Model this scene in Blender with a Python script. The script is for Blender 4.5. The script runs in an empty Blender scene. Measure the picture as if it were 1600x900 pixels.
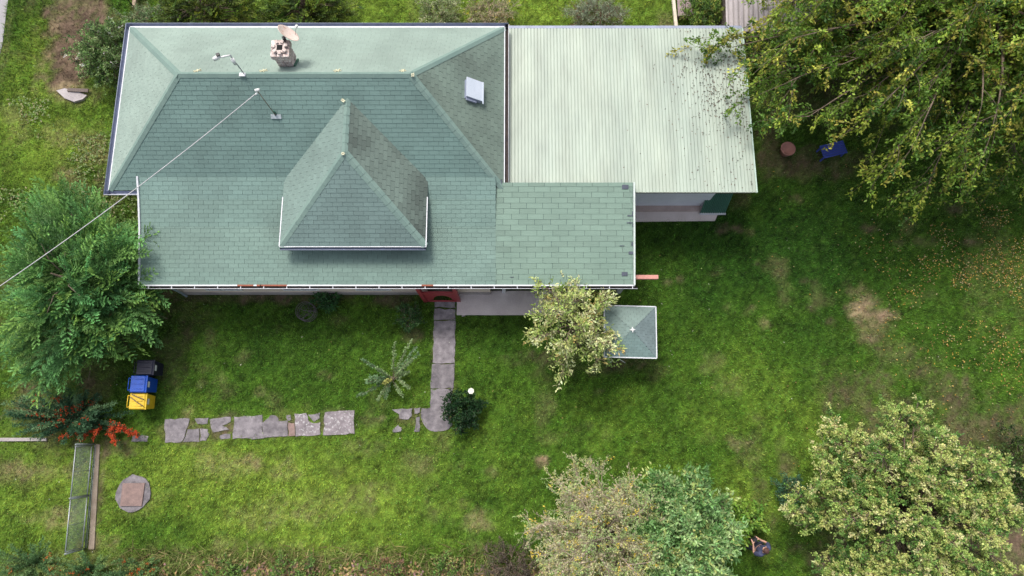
import bpy, bmesh, math, random
import numpy as np
from mathutils import Vector, Matrix

R = math.radians
rng = np.random.default_rng(7)
random.seed(7)
scene = bpy.context.scene
COL = scene.collection

# ------------------------------------------------------------------ camera, world, sun
PITCH = R(12.0)
CAM_H = 25.0
cam_data = bpy.data.cameras.new("camera")
cam_data.sensor_width = 36.0
cam_data.lens = 24.0
cam_data.clip_end = 2000.0
cam = bpy.data.objects.new("camera", cam_data)
COL.objects.link(cam)
cam.location = (0, 0, CAM_H)
cam.rotation_euler = (PITCH, 0, 0)
scene.camera = cam

SUN_EL, SUN_AZ = 58.0, -26.0       # azimuth from +Y towards +X
world = bpy.data.worlds.new("World")
scene.world = world
world.use_nodes = True
wn = world.node_tree
wn.nodes.clear()
sky = wn.nodes.new("ShaderNodeTexSky")
sky.sky_type = 'NISHITA'
sky.sun_disc = False
sky.sun_elevation = R(SUN_EL)
sky.sun_rotation = R(SUN_AZ % 360)
sky.air_density = 1.0
sky.dust_density = 4.0
bg = wn.nodes.new("ShaderNodeBackground")
bg.inputs[1].default_value = 0.15
wo = wn.nodes.new("ShaderNodeOutputWorld")
soft = wn.nodes.new("ShaderNodeHueSaturation")      # high thin cloud: paler than a clear sky
soft.inputs['Saturation'].default_value = 0.45
wn.links.new(sky.outputs[0], soft.inputs['Color'])
wn.links.new(soft.outputs[0], bg.inputs[0])
wn.links.new(bg.outputs[0], wo.inputs[0])

sd = bpy.data.lights.new("sun", 'SUN')
sd.energy = 1.9
sd.angle = R(16.0)
sd.color = (1.0, 0.95, 0.86)
sun = bpy.data.objects.new("sun", sd)
COL.objects.link(sun)
sdir = Vector((math.sin(R(SUN_AZ)) * math.cos(R(SUN_EL)), math.cos(R(SUN_AZ)) * math.cos(R(SUN_EL)), math.sin(R(SUN_EL))))
sun.rotation_euler = sdir.to_track_quat('Z', 'Y').to_euler()
sun.location = (0, 0, 40)

scene.view_settings.view_transform = 'Standard'
scene.view_settings.look = 'None'
scene.view_settings.exposure = 0.62
scene.view_settings.gamma = 1.0

# ------------------------------------------------------------------ measuring: where a photo point lies at height z
F = 24.0 / 36.0 * 1600
CD = Vector((0, math.sin(PITCH), -math.cos(PITCH)))
CU = Vector((0, math.cos(PITCH), math.sin(PITCH)))
def at(px, py, z=0.0):
    d = CD * F + Vector((1, 0, 0)) * (px - 800) + CU * (450 - py)
    t = (z - CAM_H) / d.z
    return Vector((d.x * t, d.y * t, z))

# ------------------------------------------------------------------ naming helpers
def link(o, parent=None):
    COL.objects.link(o)
    if parent is not None:
        o.parent = parent
    return o
def thing(name, label, cat, loc=(0, 0, 0), rz=0.0, group=None):
    o = bpy.data.objects.new(name, None)
    o.empty_display_size = 0.2
    link(o)
    o.location = loc
    o.rotation_euler = (0, 0, rz)
    o['label'] = label
    o['category'] = cat
    if group:
        o['group'] = group
    return o
def tag(o, label, cat, group=None, kind=None):
    o['label'] = label
    o['category'] = cat
    if group: o['group'] = group
    if kind: o['kind'] = kind
    return o

class MB:
    """collects vertices and faces, then links them as one mesh object"""
    def __init__(s):
        s.v = []; s.f = []; s.sm = []
    def add(s, vs, fs, smooth=False):
        b = len(s.v)
        s.v += [tuple(v) for v in vs]
        s.f += [tuple(b + i for i in f) for f in fs]
        s.sm += [smooth] * len(fs)
        return s
    def box(s, c, size, rz=0.0, M=None, taper=1.0):
        hx, hy, hz = size[0] / 2, size[1] / 2, size[2] / 2
        vs = []
        for z in (-1, 1):
            k = taper if z > 0 else 1.0
            for x, y in ((-1, -1), (1, -1), (1, 1), (-1, 1)):
                vs.append(Vector((x * hx * k, y * hy * k, z * hz)))
        Rm = Matrix.Rotation(rz, 3, 'Z') if M is None else M
        vs = [Rm @ v + Vector(c) for v in vs]
        return s.add(vs, [(3, 2, 1, 0), (4, 5, 6, 7), (0, 1, 5, 4), (1, 2, 6, 5), (2, 3, 7, 6), (3, 0, 4, 7)])
    def prism(s, pts, z0, z1, rough=0.0):
        n = len(pts)
        vs = [(p[0], p[1], z0) for p in pts] + [(p[0], p[1], z1 + (random.uniform(-rough, rough) if rough else 0)) for p in pts]
        fs = [tuple(range(n - 1, -1, -1)), tuple(range(n, 2 * n))]
        fs += [(i, (i + 1) % n, n + (i + 1) % n, n + i) for i in range(n)]
        return s.add(vs, fs)
    def tube(s, pts, radii, n=6, cap=True):
        pts = [Vector(p) for p in pts]
        if not hasattr(radii, '__len__'): radii = [radii] * len(pts)
        vs = []; fs = []
        prev = None
        for i, p in enumerate(pts):
            a = pts[max(i - 1, 0)]; b = pts[min(i + 1, len(pts) - 1)]
            t = (b - a).normalized() if (b - a).length > 1e-9 else Vector((0, 0, 1))
            if prev is None:
                ref = Vector((0, 0, 1)) if abs(t.z) < 0.9 else Vector((1, 0, 0))
                u = t.cross(ref).normalized()
            else:
                u = (prev - t * prev.dot(t))
                u = u.normalized() if u.length > 1e-6 else t.orthogonal().normalized()
            prev = u
            w = t.cross(u)
            for k in range(n):
                an = 2 * math.pi * k / n
                vs.append(p + (u * math.cos(an) + w * math.sin(an)) * radii[i])
        for i in range(len(pts) - 1):
            for k in range(n):
                a = i * n + k; b = i * n + (k + 1) % n
                fs.append((a, b, b + n, a + n))
        if cap:
            fs.append(tuple(range(n - 1, -1, -1)))
            m = (len(pts) - 1) * n
            fs.append(tuple(range(m, m + n)))
        return s.add(vs, fs, True)
    def lathe(s, prof, n=16, c=(0, 0, 0), M=None):
        vs = []; fs = []
        M = M or Matrix.Identity(3)
        for r, z in prof:
            for k in range(n):
                a = 2 * math.pi * k / n
                vs.append(M @ Vector((r * math.cos(a), r * math.sin(a), z)) + Vector(c))
        for i in range(len(prof) - 1):
            for k in range(n):
                a = i * n + k; b = i * n + (k + 1) % n
                fs.append((a, b, b + n, a + n))
        return s.add(vs, fs, True)
    def build(s, name, m, parent=None, loc=None, bevel=0.0):
        me = bpy.data.meshes.new(name)
        me.from_pydata(s.v, [], s.f)
        me.polygons.foreach_set('use_smooth', s.sm)
        me.materials.append(m)
        me.update()
        if bevel > 0:
            bm = bmesh.new(); bm.from_mesh(me)
            eds = [e for e in bm.edges if len(e.link_faces) == 2 and e.calc_face_angle(0) > 0.6]
            bmesh.ops.bevel(bm, geom=eds, offset=bevel, segments=2, affect='EDGES', profile=0.6)
            bm.to_mesh(me); bm.free()
        o = bpy.data.objects.new(name, me)
        link(o, parent)
        if loc is not None: o.location = loc
        return o

# ------------------------------------------------------------------ materials
def ramp_mix(nt, fac, a, b):
    m = nt.nodes.new("ShaderNodeMix"); m.data_type = 'RGBA'
    nt.links.new(fac, m.inputs[0])
    for sck, c in ((m.inputs[6], a), (m.inputs[7], b)):
        if isinstance(c, tuple): sck.default_value = (*c[:3], 1)
        else: nt.links.new(c, sck)
    return m.outputs[2]
def maprange(nt, v, a, b, c=0.0, d=1.0):
    n = nt.nodes.new("ShaderNodeMapRange")
    nt.links.new(v, n.inputs[0])
    for i, x in zip((1, 2, 3, 4), (a, b, c, d)): n.inputs[i].default_value = x
    return n.outputs[0]
def noise(nt, vec, scale, detail=4, rough=0.6):
    n = nt.nodes.new("ShaderNodeTexNoise")
    n.inputs['Scale'].default_value = scale
    n.inputs['Detail'].default_value = detail
    n.inputs['Roughness'].default_value = rough
    if vec is not None: nt.links.new(vec, n.inputs['Vector'])
    return n.outputs['Fac']
MATS = {}
def mat(name, c1, c2=None, scale=6.0, rough=0.7, metal=0.0, bump=0.15, fine=60.0, spot=None, spot_amt=0.5, objrand=0.0, attr=None, spec=0.4, stretch=(1, 1, 1)):
    if name in MATS: return MATS[name]
    m = bpy.data.materials.new(name); m.use_nodes = True
    nt = m.node_tree; nt.nodes.clear()
    out = nt.nodes.new("ShaderNodeOutputMaterial")
    p = nt.nodes.new("ShaderNodeBsdfPrincipled")
    nt.links.new(p.outputs[0], out.inputs[0])
    tc = nt.nodes.new("ShaderNodeTexCoord")
    mp = nt.nodes.new("ShaderNodeMapping")
    mp.inputs['Scale'].default_value = stretch
    geo = nt.nodes.new("ShaderNodeNewGeometry")
    nt.links.new(geo.outputs['Position'], mp.inputs[0])
    vec = mp.outputs[0]
    c2 = c2 or tuple(x * 0.75 for x in c1)
    n1 = maprange(nt, noise(nt, vec, scale, 5), 0.3, 0.7)
    if attr:
        a = nt.nodes.new("ShaderNodeAttribute"); a.attribute_name = attr
        mul = nt.nodes.new("ShaderNodeMix"); mul.data_type = 'RGBA'; mul.blend_type = 'MULTIPLY'
        mul.inputs[0].default_value = 1.0
        nt.links.new(a.outputs['Color'], mul.inputs[6])
        g = ramp_mix(nt, n1, c1, c2)
        nt.links.new(g, mul.inputs[7])
        col = mul.outputs[2]
    else:
        col = ramp_mix(nt, n1, c1, c2)
    if spot:
        n2 = maprange(nt, noise(nt, vec, scale * 2.3, 8, 0.75), 1 - spot_amt, 1 - spot_amt + 0.12)
        col = ramp_mix(nt, n2, col, spot)
    nf = noise(nt, vec, fine, 3)
    hsv = nt.nodes.new("ShaderNodeHueSaturation")
    nt.links.new(col, hsv.inputs['Color'])
    v = maprange(nt, nf, 0.25, 0.75, 0.82, 1.18)
    if objrand:
        oi = nt.nodes.new("ShaderNodeObjectInfo")
        r_ = maprange(nt, oi.outputs['Random'], 0, 1, 1 - objrand, 1 + objrand)
        mm = nt.nodes.new("ShaderNodeMath"); mm.operation = 'MULTIPLY'
        nt.links.new(v, mm.inputs[0]); nt.links.new(r_, mm.inputs[1]); v = mm.outputs[0]
    nt.links.new(v, hsv.inputs['Value'])
    nt.links.new(hsv.outputs[0], p.inputs['Base Color'])
    p.inputs['Roughness'].default_value = rough
    p.inputs['Metallic'].default_value = metal
    p.inputs['Specular IOR Level'].default_value = spec
    if bump:
        b = nt.nodes.new("ShaderNodeBump"); b.inputs['Strength'].default_value = bump
        b.inputs['Distance'].default_value = 0.02
        nt.links.new(nf, b.inputs['Height']); nt.links.new(b.outputs[0], p.inputs['Normal'])
    MATS[name] = m
    return m
def leaf_mat(name, trans=0.3, rough=0.55):
    m = bpy.data.materials.new(name); m.use_nodes = True
    nt = m.node_tree; nt.nodes.clear()
    out = nt.nodes.new("ShaderNodeOutputMaterial")
    a = nt.nodes.new("ShaderNodeAttribute"); a.attribute_name = "Col"
    geo = nt.nodes.new("ShaderNodeNewGeometry")
    hsv = nt.nodes.new("ShaderNodeHueSaturation")
    nt.links.new(a.outputs['Color'], hsv.inputs['Color'])
    nt.links.new(maprange(nt, noise(nt, geo.outputs['Position'], 40, 2), 0.25, 0.75, 0.8, 1.2), hsv.inputs['Value'])
    p = nt.nodes.new("ShaderNodeBsdfPrincipled")
    p.inputs['Roughness'].default_value = rough
    p.inputs['Specular IOR Level'].default_value = 0.35
    nt.links.new(hsv.outputs[0], p.inputs['Base Color'])
    t = nt.nodes.new("ShaderNodeBsdfTranslucent")
    nt.links.new(hsv.outputs[0], t.inputs['Color'])
    mx = nt.nodes.new("ShaderNodeMixShader"); mx.inputs[0].default_value = trans
    nt.links.new(p.outputs[0], mx.inputs[1]); nt.links.new(t.outputs[0], mx.inputs[2])
    nt.links.new(mx.outputs[0], out.inputs[0])
    return m
LEAF = leaf_mat("leaf")
GRASS = leaf_mat("grass_blade", 0.3, 0.65)
M_bark = mat("bark", (0.20, 0.15, 0.11), (0.11, 0.08, 0.06), 8, 0.9)
M_barkpale = mat("bark_pale", (0.36, 0.29, 0.23), (0.22, 0.17, 0.13), 8, 0.9)
M_shingle = mat("shingle", (1.0, 1.0, 1.0), (0.86, 0.88, 0.88), 1.1, 0.72, 0, 0.25, 90, objrand=0.07, attr="Col", spec=0.5)
_p = [n for n in M_shingle.node_tree.nodes if n.type == 'BSDF_PRINCIPLED'][0]
_p.inputs['Sheen Weight'].default_value = 0.25
_p.inputs['Sheen Roughness'].default_value = 0.5
M_under = mat("roof_underlay", (0.035, 0.06, 0.06), None, 3, 0.9)
M_caps = mat("roof_cap", (0.17, 0.245, 0.215), (0.135, 0.205, 0.185), 2.0, 0.75)
M_white = mat("white_metal", (0.62, 0.63, 0.66), (0.5, 0.51, 0.55), 4, 0.45, spot=(0.22, 0.18, 0.16), spot_amt=0.36)
M_gutter = mat("gutter_metal", (0.27, 0.30, 0.40), (0.20, 0.22, 0.3), 3, 0.5)
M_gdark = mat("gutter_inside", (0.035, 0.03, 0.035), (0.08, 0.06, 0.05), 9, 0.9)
M_wall = mat("render_wall", (0.68, 0.58, 0.50), (0.60, 0.50, 0.43), 1.5, 0.9)
M_conc = mat("concrete", (0.36, 0.33, 0.32), (0.26, 0.23, 0.23), 1.6, 0.95, 0, 0.4, 50, spot=(0.15, 0.13, 0.12), spot_amt=0.38)
M_slab = mat("slab_stone", (0.26, 0.235, 0.25), (0.105, 0.095, 0.105), 4.2, 0.95, 0, 0.7, 38, spot=(0.34, 0.31, 0.31), spot_amt=0.40, objrand=0.14)
M_slabw = mat("slab_lichen", (0.27, 0.235, 0.25), (0.14, 0.12, 0.13), 4.5, 0.95, 0, 0.6, 45, spot=(0.50, 0.49, 0.49), spot_amt=0.47)
M_slabr = mat("slab_red", (0.27, 0.185, 0.165), (0.17, 0.12, 0.11), 4, 0.95, 0, 0.5, 45, spot=(0.16, 0.11, 0.1), spot_amt=0.4)
M_red = mat("red_paint", (0.36, 0.045, 0.055), (0.25, 0.03, 0.04), 6, 0.5)
M_pinkwood = mat("pink_timber", (0.58, 0.27, 0.22), (0.42, 0.2, 0.17), 12, 0.8, stretch=(0.3, 2, 1))
M_metalroof = mat("sheet_metal", (0.335, 0.385, 0.32), (0.29, 0.345, 0.295), 0.9, 0.5, 0, 0.0, 2.0, spot=(0.31, 0.36, 0.32), spot_amt=0.33, spec=0.5, objrand=0.02, stretch=(1, 0.25, 1))
M_greenmetal = mat("green_sheet", (0.05, 0.14, 0.10), (0.035, 0.10, 0.075), 2, 0.5)
M_brick = mat("brick", (0.46, 0.33, 0.30), (0.36, 0.23, 0.20), 14, 0.9, 0, 0.4, 80, spot=(0.66, 0.62, 0.60), spot_amt=0.55, objrand=0.25)
M_mortar = mat("mortar", (0.40, 0.36, 0.34), None, 12, 0.95)
M_soot = mat("soot", (0.012, 0.012, 0.012), None, 8, 0.95)
M_dish = mat("dish_paint", (0.62, 0.53, 0.49), (0.55, 0.40, 0.34), 2.2, 0.5, spot=(0.40, 0.13, 0.06), spot_amt=0.44)
M_plasticw = mat("white_plastic", (0.75, 0.75, 0.74), (0.6, 0.6, 0.6), 8, 0.4)
M_black = mat("black_plastic", (0.02, 0.02, 0.025), None, 8, 0.5)
M_galv = mat("galvanised", (0.42, 0.44, 0.45), (0.28, 0.3, 0.31), 6, 0.45, 0.5)
M_wire = mat("mesh_wire", (0.30, 0.33, 0.32), (0.22, 0.25, 0.24), 6, 0.6, 0.2)
M_darkwood = mat("old_wood", (0.17, 0.13, 0.12), (0.10, 0.08, 0.07), 9, 0.9, stretch=(3, 0.4, 1))
M_greywood = mat("grey_wood", (0.32, 0.25, 0.25), (0.2, 0.14, 0.15), 9, 0.9, spot=(0.10, 0.05, 0.06), spot_amt=0.42, stretch=(3, 0.5, 1))
M_blue = mat("blue_plastic", (0.008, 0.07, 0.42), (0.006, 0.05, 0.3), 7, 0.45, spot=(0.05, 0.10, 0.32), spot_amt=0.4)
M_yellow = mat("yellow_plastic", (0.66, 0.44, 0.02), (0.52, 0.34, 0.02), 7, 0.5, spot=(0.45, 0.30, 0.05), spot_amt=0.4)
M_navybin = mat("dark_plastic", (0.012, 0.012, 0.03), None, 4, 0.5)
M_asph = mat("asphalt", (0.33, 0.32, 0.33), (0.26, 0.25, 0.26), 2, 0.9)
M_fibre = mat("fibre_cement", (0.42, 0.38, 0.38), (0.30, 0.27, 0.28), 3, 0.9, spot=(0.14, 0.12, 0.12), spot_amt=0.42, stretch=(1, 0.3, 1))

# ------------------------------------------------------------------ numpy noise
_perm = rng.random((512, 512))
def vnoise(x, y, s):
    x = x * s + 1000; y = y * s + 1000
    xi = np.floor(x).astype(int); yi = np.floor(y).astype(int)
    fx = x - xi; fy = y - yi
    fx = fx * fx * (3 - 2 * fx); fy = fy * fy * (3 - 2 * fy)
    g = lambda a, b: _perm[a % 512, b % 512]
    return (g(xi, yi) * (1 - fx) + g(xi + 1, yi) * fx) * (1 - fy) + (g(xi, yi + 1) * (1 - fx) + g(xi + 1, yi + 1) * fx) * fy
def fbm(x, y, s, o=4):
    t = 0; a = 0.5; n = 0
    for i in range(o):
        t = t + a * vnoise(x + 17.3 * i, y - 9.1 * i, s * 2 ** i); n += a; a *= 0.5
    return t / n
def sstep(v, a, b):
    t = np.clip((v - a) / (b - a), 0, 1)
    return t * t * (3 - 2 * t)

# ------------------------------------------------------------------ ground cover map
def W(px, py): 
    p = at(px, py, 0); return p.x, p.y
# (photo x, y, radius x, radius y, kind, strength)
PATCH = [
 (122, 15, 60, 110, 'soil', 1.0), (112, 85, 46, 60, 'soil', 1.0), (100, 120, 34, 26, 'soil', 1.0), (125, -60, 46, 60, 'soil', 1.0),
 (150, 240, 34, 40, 'dry', .8), (120, 280, 28, 26, 'dry', .8), (90, 215, 30, 26, 'dry', .55), (30, 200, 20, 50, 'dry', .5), (165, 285, 28, 22, 'soil', .55),
 (120, 145, 45, 18, 'dry', .9), (72, 90, 12, 60, 'dry', .6), (8, 80, 8, 80, 'dry', .5), (18, 640, 16, 40, 'dry', .5),
 (381, 464, 14, 8, 'terra', .9), (430, 466, 30, 8, 'soil', .8), (340, 466, 90, 9, 'soil', .5), (500, 466, 110, 12, 'soil', .8), (610, 468, 50, 12, 'soil', .85), (645, 525, 16, 12, 'soil', .7),
 (290, 480, 50, 35, 'soil', .35), (270, 560, 30, 60, 'soil', .4),
 (355, 730, 45, 20, 'dry', .6), (450, 735, 22, 18, 'dry', .7), (398, 722, 18, 10, 'dry', .8), (500, 790, 60, 22, 'dry', .35), (420, 800, 50, 22, 'dry', .45), (575, 765, 30, 14, 'dry', .45),
 (560, 700, 40, 14, 'dry', .35), (745, 815, 20, 16, 'dry', .9), (668, 725, 16, 12, 'dry', .4), (765, 738, 14, 10, 'dry', .45), (725, 790, 10, 8, 'soil', .4),
 (848, 719, 10, 8, 'terra', .95), (310, 600, 12, 10, 'dry', .6), (345, 590, 12, 10, 'dry', .45), (408, 612, 10, 9, 'dry', .6), (295, 642, 9, 8, 'terra', .55), (345, 612, 20, 10, 'soil', .3), (510, 585, 14, 8, 'dry', .4),
 (598, 652, 10, 7, 'terra', .7), (950, 680, 10, 12, 'soil', .4), (960, 640, 8, 10, 'soil', .3), (935, 612, 10, 6, 'dry', .4),
 (1350, 483, 34, 20, 'terra', .75), (1362, 512, 22, 22, 'dry', .8), (1335, 455, 26, 16, 'dry', .7), (1385, 492, 20, 10, 'terra', .6), (1368, 528, 14, 14, 'soil', .6),
 (1356, 357, 14, 9, 'soil', .85), (1405, 380, 14, 8, 'soil', .65), (1437, 378, 14, 8, 'soil', .65), (1457, 378, 10, 8, 'soil', .6), (1515, 380, 16, 8, 'soil', .75), (1488, 328, 14, 10, 'soil', .6), (1246, 310, 10, 8, 'soil', .6),
 (1130, 358, 12, 8, 'soil', .8), (1153, 356, 10, 7, 'soil', .75), (1170, 362, 10, 6, 'dry', .4), (1045, 440, 9, 8, 'soil', .8), (1062, 438, 8, 7, 'soil', .7), (1120, 425, 14, 8, 'dry', .3), (1182, 412, 16, 8, 'soil', .4),
 (1260, 440, 18, 8, 'soil', .55), (1215, 425, 12, 10, 'dry', .4), (1170, 482, 10, 8, 'dry', .5), (1192, 506, 9, 9, 'dry', .7), (1295, 502, 12, 7, 'soil', .5), (1268, 480, 12, 7, 'soil', .5), (1137, 480, 12, 8, 'dry', .3),
 (1170, 710, 22, 26, 'soil', .5), (1150, 690, 16, 14, 'dry', .6), (1186, 768, 12, 26, 'soil', .45), (1135, 600, 30, 16, 'dry', .3), (1180, 650, 14, 10, 'dry', .4),
 (1350, 600, 70, 30, 'soil', .5), (1480, 610, 55, 40, 'soil', .55), (1420, 560, 60, 24, 'soil', .4), (1500, 660, 70, 50, 'soil', .7), (1390, 660, 60, 40, 'soil', .7), (1300, 620, 40, 24, 'soil', .4),
 (1230, 730, 14, 40, 'soil', .6), (1280, 870, 36, 26, 'soil', .85), (1300, 850, 30, 24, 'soil', .7), (1575, 840, 50, 70, 'soil', 1.0), (1575, 690, 60, 50, 'soil', .7), (1420, 860, 160, 60, 'soil', .8),
 (1230, 262, 50, 24, 'soil', .7), (1300, 250, 60, 30, 'soil', .6), (1200, 230, 30, 30, 'soil', .8), (1300, 120, 140, 110, 'soil', .6), (1500, 120, 140, 120, 'soil', .5),
 (1560, 430, 60, 90, 'dry', .25), (760, 25, 40, 26, 'dry', .7), (700, 30, 40, 20, 'dry', .4), (215, 15, 14, 22, 'soil', .8), (1040, 40, 12, 30, 'dry', .6),
 (60, 735, 60, 14, 'dry', .6), (95, 805, 40, 14, 'dry', .65), (90, 815, 16, 10, 'terra', .4), (30, 740, 20, 14, 'dry', .6), (195, 700, 30, 12, 'soil', .7), (155, 780, 7, 90, 'soil', .8), (165, 845, 30, 12, 'dry', .6),
 (420, 880, 420, 26, 'dry', .6), (300, 672, 44, 17, 'soil', .8), (365, 669, 44, 16, 'soil', .8), (440, 665, 40, 16, 'soil', .8), (515, 661, 42, 16, 'soil', .7), (640, 656, 30, 18, 'soil', .6), (693, 570, 19, 100, 'soil', .8), (850, 560, 60, 14, 'soil', .5), (940, 575, 50, 14, 'soil', .6), (982, 568, 20, 9, 'dry', .6), (920, 520, 60, 40, 'soil', .5), (90, 640, 70, 60, 'soil', .7), (110, 470, 120, 130, 'soil', .6),
]
PW = [(W(a, b), c / 42.5, d / 41.0, k, s) for a, b, c, d, k, s in PATCH]
TONE = [ # regional hue of the sward: (x, y, rx, ry, value)  + = yellow-green, - = deep green with shade of house and trees painted in
 (420, 770, 330, 110, .9), (60, 780, 90, 120, .8), (40, 150, 80, 220, 1.0), (120, 230, 70, 70, .8), (780, 0, 380, 80, 1.1), (1200, 660, 100, 110, .55), (1150, 800, 80, 60, .5), (300, 740, 200, 60, .4),
 (1100, 400, 260, 100, -.6), (1300, 380, 220, 120, -.65), (450, 550, 240, 80, -.45), (1400, 560, 200, 90, -.3), (820, 560, 110, 60, -.4), (1500, 420, 150, 120, .1), (850, 700, 120, 60, -.25), (1280, 560, 120, 60, -.15),
]
TW = [(W(a, b), c / 42.5, d / 41.0, v) for a, b, c, d, v in TONE]
C_deep = np.array([0.030, 0.088, 0.010]); C_mid = np.array([0.078, 0.168, 0.018]); C_bright = np.array([0.195, 0.300, 0.040])
C_dry = np.array([0.30, 0.25, 0.14]); C_soil = np.array([0.135, 0.095, 0.070]); C_terra = np.array([0.28, 0.195, 0.14])
def cover(x, y):
    """colour, bare-ness at ground points"""
    tone = (fbm(x, y, 0.35) - 0.5) * 1.1 + (fbm(x + 40, y, 1.6) - 0.5) * .8
    for (cx, cy), rx, ry, v in TW:
        d = ((x - cx) / rx) ** 2 + ((y - cy) / ry) ** 2
        tone = tone + v * np.exp(-d * 1.2)
    t = np.clip(tone, -1, 1)
    col = np.where(t[:, None] < 0, C_mid + (C_mid - C_deep) * t[:, None], C_mid + (C_bright - C_mid) * t[:, None])
    fine = (vnoise(x, y, 8.3) * .8 + vnoise(x + 9, y - 4, 15.7) * 1.2 + vnoise(x - 5, y + 3, 2.6) * .5 + vnoise(x + 5, y + 3, 27.) * 1.2) / 3.7 - .5
    col = col * np.clip(1 + 2.5 * fine, .35, 2.2)[:, None]
    lite = sstep(vnoise(x + 3, y + 8, 17.0), .82, .95)[:, None] * .6
    col = col * (1 - lite) + np.array([.14, .27, .05]) * lite
    wob = fbm(x - 30, y + 12, 1.1, 4) - 0.5
    wob2 = fbm(x + 70, y - 33, 3.2, 3) - 0.5
    hf = (vnoise(x + 11, y, 6.0) + vnoise(x, y + 21, 12.0)) / 2 - .5
    bare = np.zeros_like(x)
    dryn = sstep(fbm(x + 5, y + 80, 0.8, 5), 0.60, 0.78) * 0.4
    col = col * (1 - dryn[:, None] * .8) + C_dry * 0.72 * dryn[:, None] * .8
    bare = np.maximum(bare, dryn * 0.5)
    for (cx, cy), rx, ry, k, s in PW:
        s = s * (.62 if k == 'dry' else .85) if s < 1 else s
        d = np.sqrt(((x - cx) / rx) ** 2 + ((y - cy) / ry) ** 2) + wob * 1.3 + wob2 * 1.3
        m = (1 - sstep(d, 0.35, 1.3)) * s * np.clip(.9 + 2.6 * hf * (1.25 - s), .15, 1.25); m = np.clip(m, 0, 1)
        c = {'dry': C_dry, 'soil': C_soil, 'terra': C_terra}[k]
        col = col * (1 - m[:, None]) + c * m[:, None]
        bare = np.maximum(bare, m * (0.55 if k == 'dry' else 1.0))
    clod = (vnoise(x + 2, y + 5, 3.3) * .5 + vnoise(x, y + 15, 9.) * .5 - .5) * bare
    col = col * np.clip(1 + 1.5 * clod, .4, 1.9)[:, None]
    return col, bare

# ------------------------------------------------------------------ fast coloured meshes
def colour_mesh(name, V, FA, C, m, parent=None, smooth=False):
    """V (n,3), FA (k,3|4) indices, C (n,3)"""
    me = bpy.data.meshes.new(name)
    k = FA.shape[1]
    me.vertices.add(len(V)); me.vertices.foreach_set('co', V.astype(np.float32).ravel())
    me.loops.add(FA.size); me.loops.foreach_set('vertex_index', FA.astype(np.int32).ravel())
    me.polygons.add(len(FA))
    me.polygons.foreach_set('loop_start', np.arange(0, FA.size, k, dtype=np.int32))
    me.polygons.foreach_set('loop_total', np.full(len(FA), k, dtype=np.int32))
    if smooth: me.polygons.foreach_set('use_smooth', np.ones(len(FA), dtype=bool))
    a = me.color_attributes.new("Col", 'FLOAT_COLOR', 'POINT')
    c4 = np.ones((len(V), 4), np.float32); c4[:, :3] = C
    a.data.foreach_set('color', c4.ravel())
    me.materials.append(m)
    me.update(calc_edges=True)
    o = bpy.data.objects.new(name, me)
    return link(o, parent)
def nrm(v):
    return v / np.maximum(np.linalg.norm(v, axis=-1, keepdims=True), 1e-9)
def leaf_arrays(P, D, L, Wd, C, flat=0.6, fold=0.15, rs=rng):
    n = len(P)
    D = nrm(D)
    up = np.tile([0, 0, 1.0], (n, 1)) * flat + rs.normal(0, 1, (n, 3)) * (1 - flat)
    S = nrm(np.cross(D, up)); N = np.cross(S, D)
    L = np.broadcast_to(L, n)[:, None]; Wd = np.broadcast_to(Wd, n)[:, None]
    v0 = P; v2 = P + D * L - N * L * 0.08
    mid = P + D * L * 0.48 + N * Wd * fold
    v1 = mid + S * Wd * 0.5; v3 = mid - S * Wd * 0.5
    V = np.stack([v0, v1, v2, v3], 1).reshape(-1, 3)
    b = np.arange(n)[:, None] * 4
    FA = np.concatenate([b + [0, 2, 1], b + [0, 3, 2]], 0)
    return V, FA, np.repeat(C, 4, 0)
def leaves(name, P, D, L, Wd, C, parent, flat=0.6, m=None, rs=rng):
    V, FA, CC = leaf_arrays(P, D, L, Wd, C, flat, rs=rs)
    return colour_mesh(name, V, FA, CC, m or LEAF, parent)

# ================================================================== GROUND
CELL = 0.14
gx = np.arange(-25, 25.01, CELL); gy = np.arange(-9, 21.01, CELL)
X, Y = np.meshgrid(gx, gy, indexing='ij')
xf, yf = X.ravel(), Y.ravel()
gc, gb = cover(xf, yf)
gz = (fbm(xf, yf, 1.4, 4) - 0.5) * 0.05 - 0.01
Vg = np.stack([xf, yf, gz], 1)
nx, ny = len(gx), len(gy)
idx = np.arange(nx * ny).reshape(nx, ny)
FG = np.stack([idx[:-1, :-1], idx[1:, :-1], idx[1:, 1:], idx[:-1, 1:]], -1).reshape(-1, 4)
# far ring out to the horizon joined to the border of the grid
ring = [idx[0, 0], idx[-1, 0], idx[-1, -1], idx[0, -1]]
big = 900.0
nb = len(Vg)
sides = [list(idx[:, 0]), list(idx[-1, :]), list(idx[::-1, -1]), list(idx[0, ::-1])]
outer = []
Vx = []; Fx = []
for s_ in sides:
    pts = []
    for q in s_:
        x, y = Vg[q][:2]
        k = big / max(abs(x), abs(y), 1)
        pts.append(nb + len(Vx)); Vx.append((x * k, y * k, 0.0))
    for i in range(len(s_) - 1):
        Fx.append((s_[i + 1], s_[i], pts[i], pts[i + 1]))
Vall = np.concatenate([Vg, np.array(Vx)]); Fall = np.concatenate([FG, np.array(Fx)])
gmul = gc * (0.66 + 0.34 * gb[:, None])
Call = np.concatenate([gmul, np.tile(C_mid * 0.8, (len(Vx), 1))])
M_ground = mat("ground_soil", (1.15, 1.12, 1.1), (0.62, 0.60, 0.58), 9.0, 0.95, 0, 0.8, 42, attr="Col", spec=0.1)
ground = colour_mesh("ground", Vall, Fall, Call, M_ground, smooth=True)
ground['kind'] = 'structure'

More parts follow.
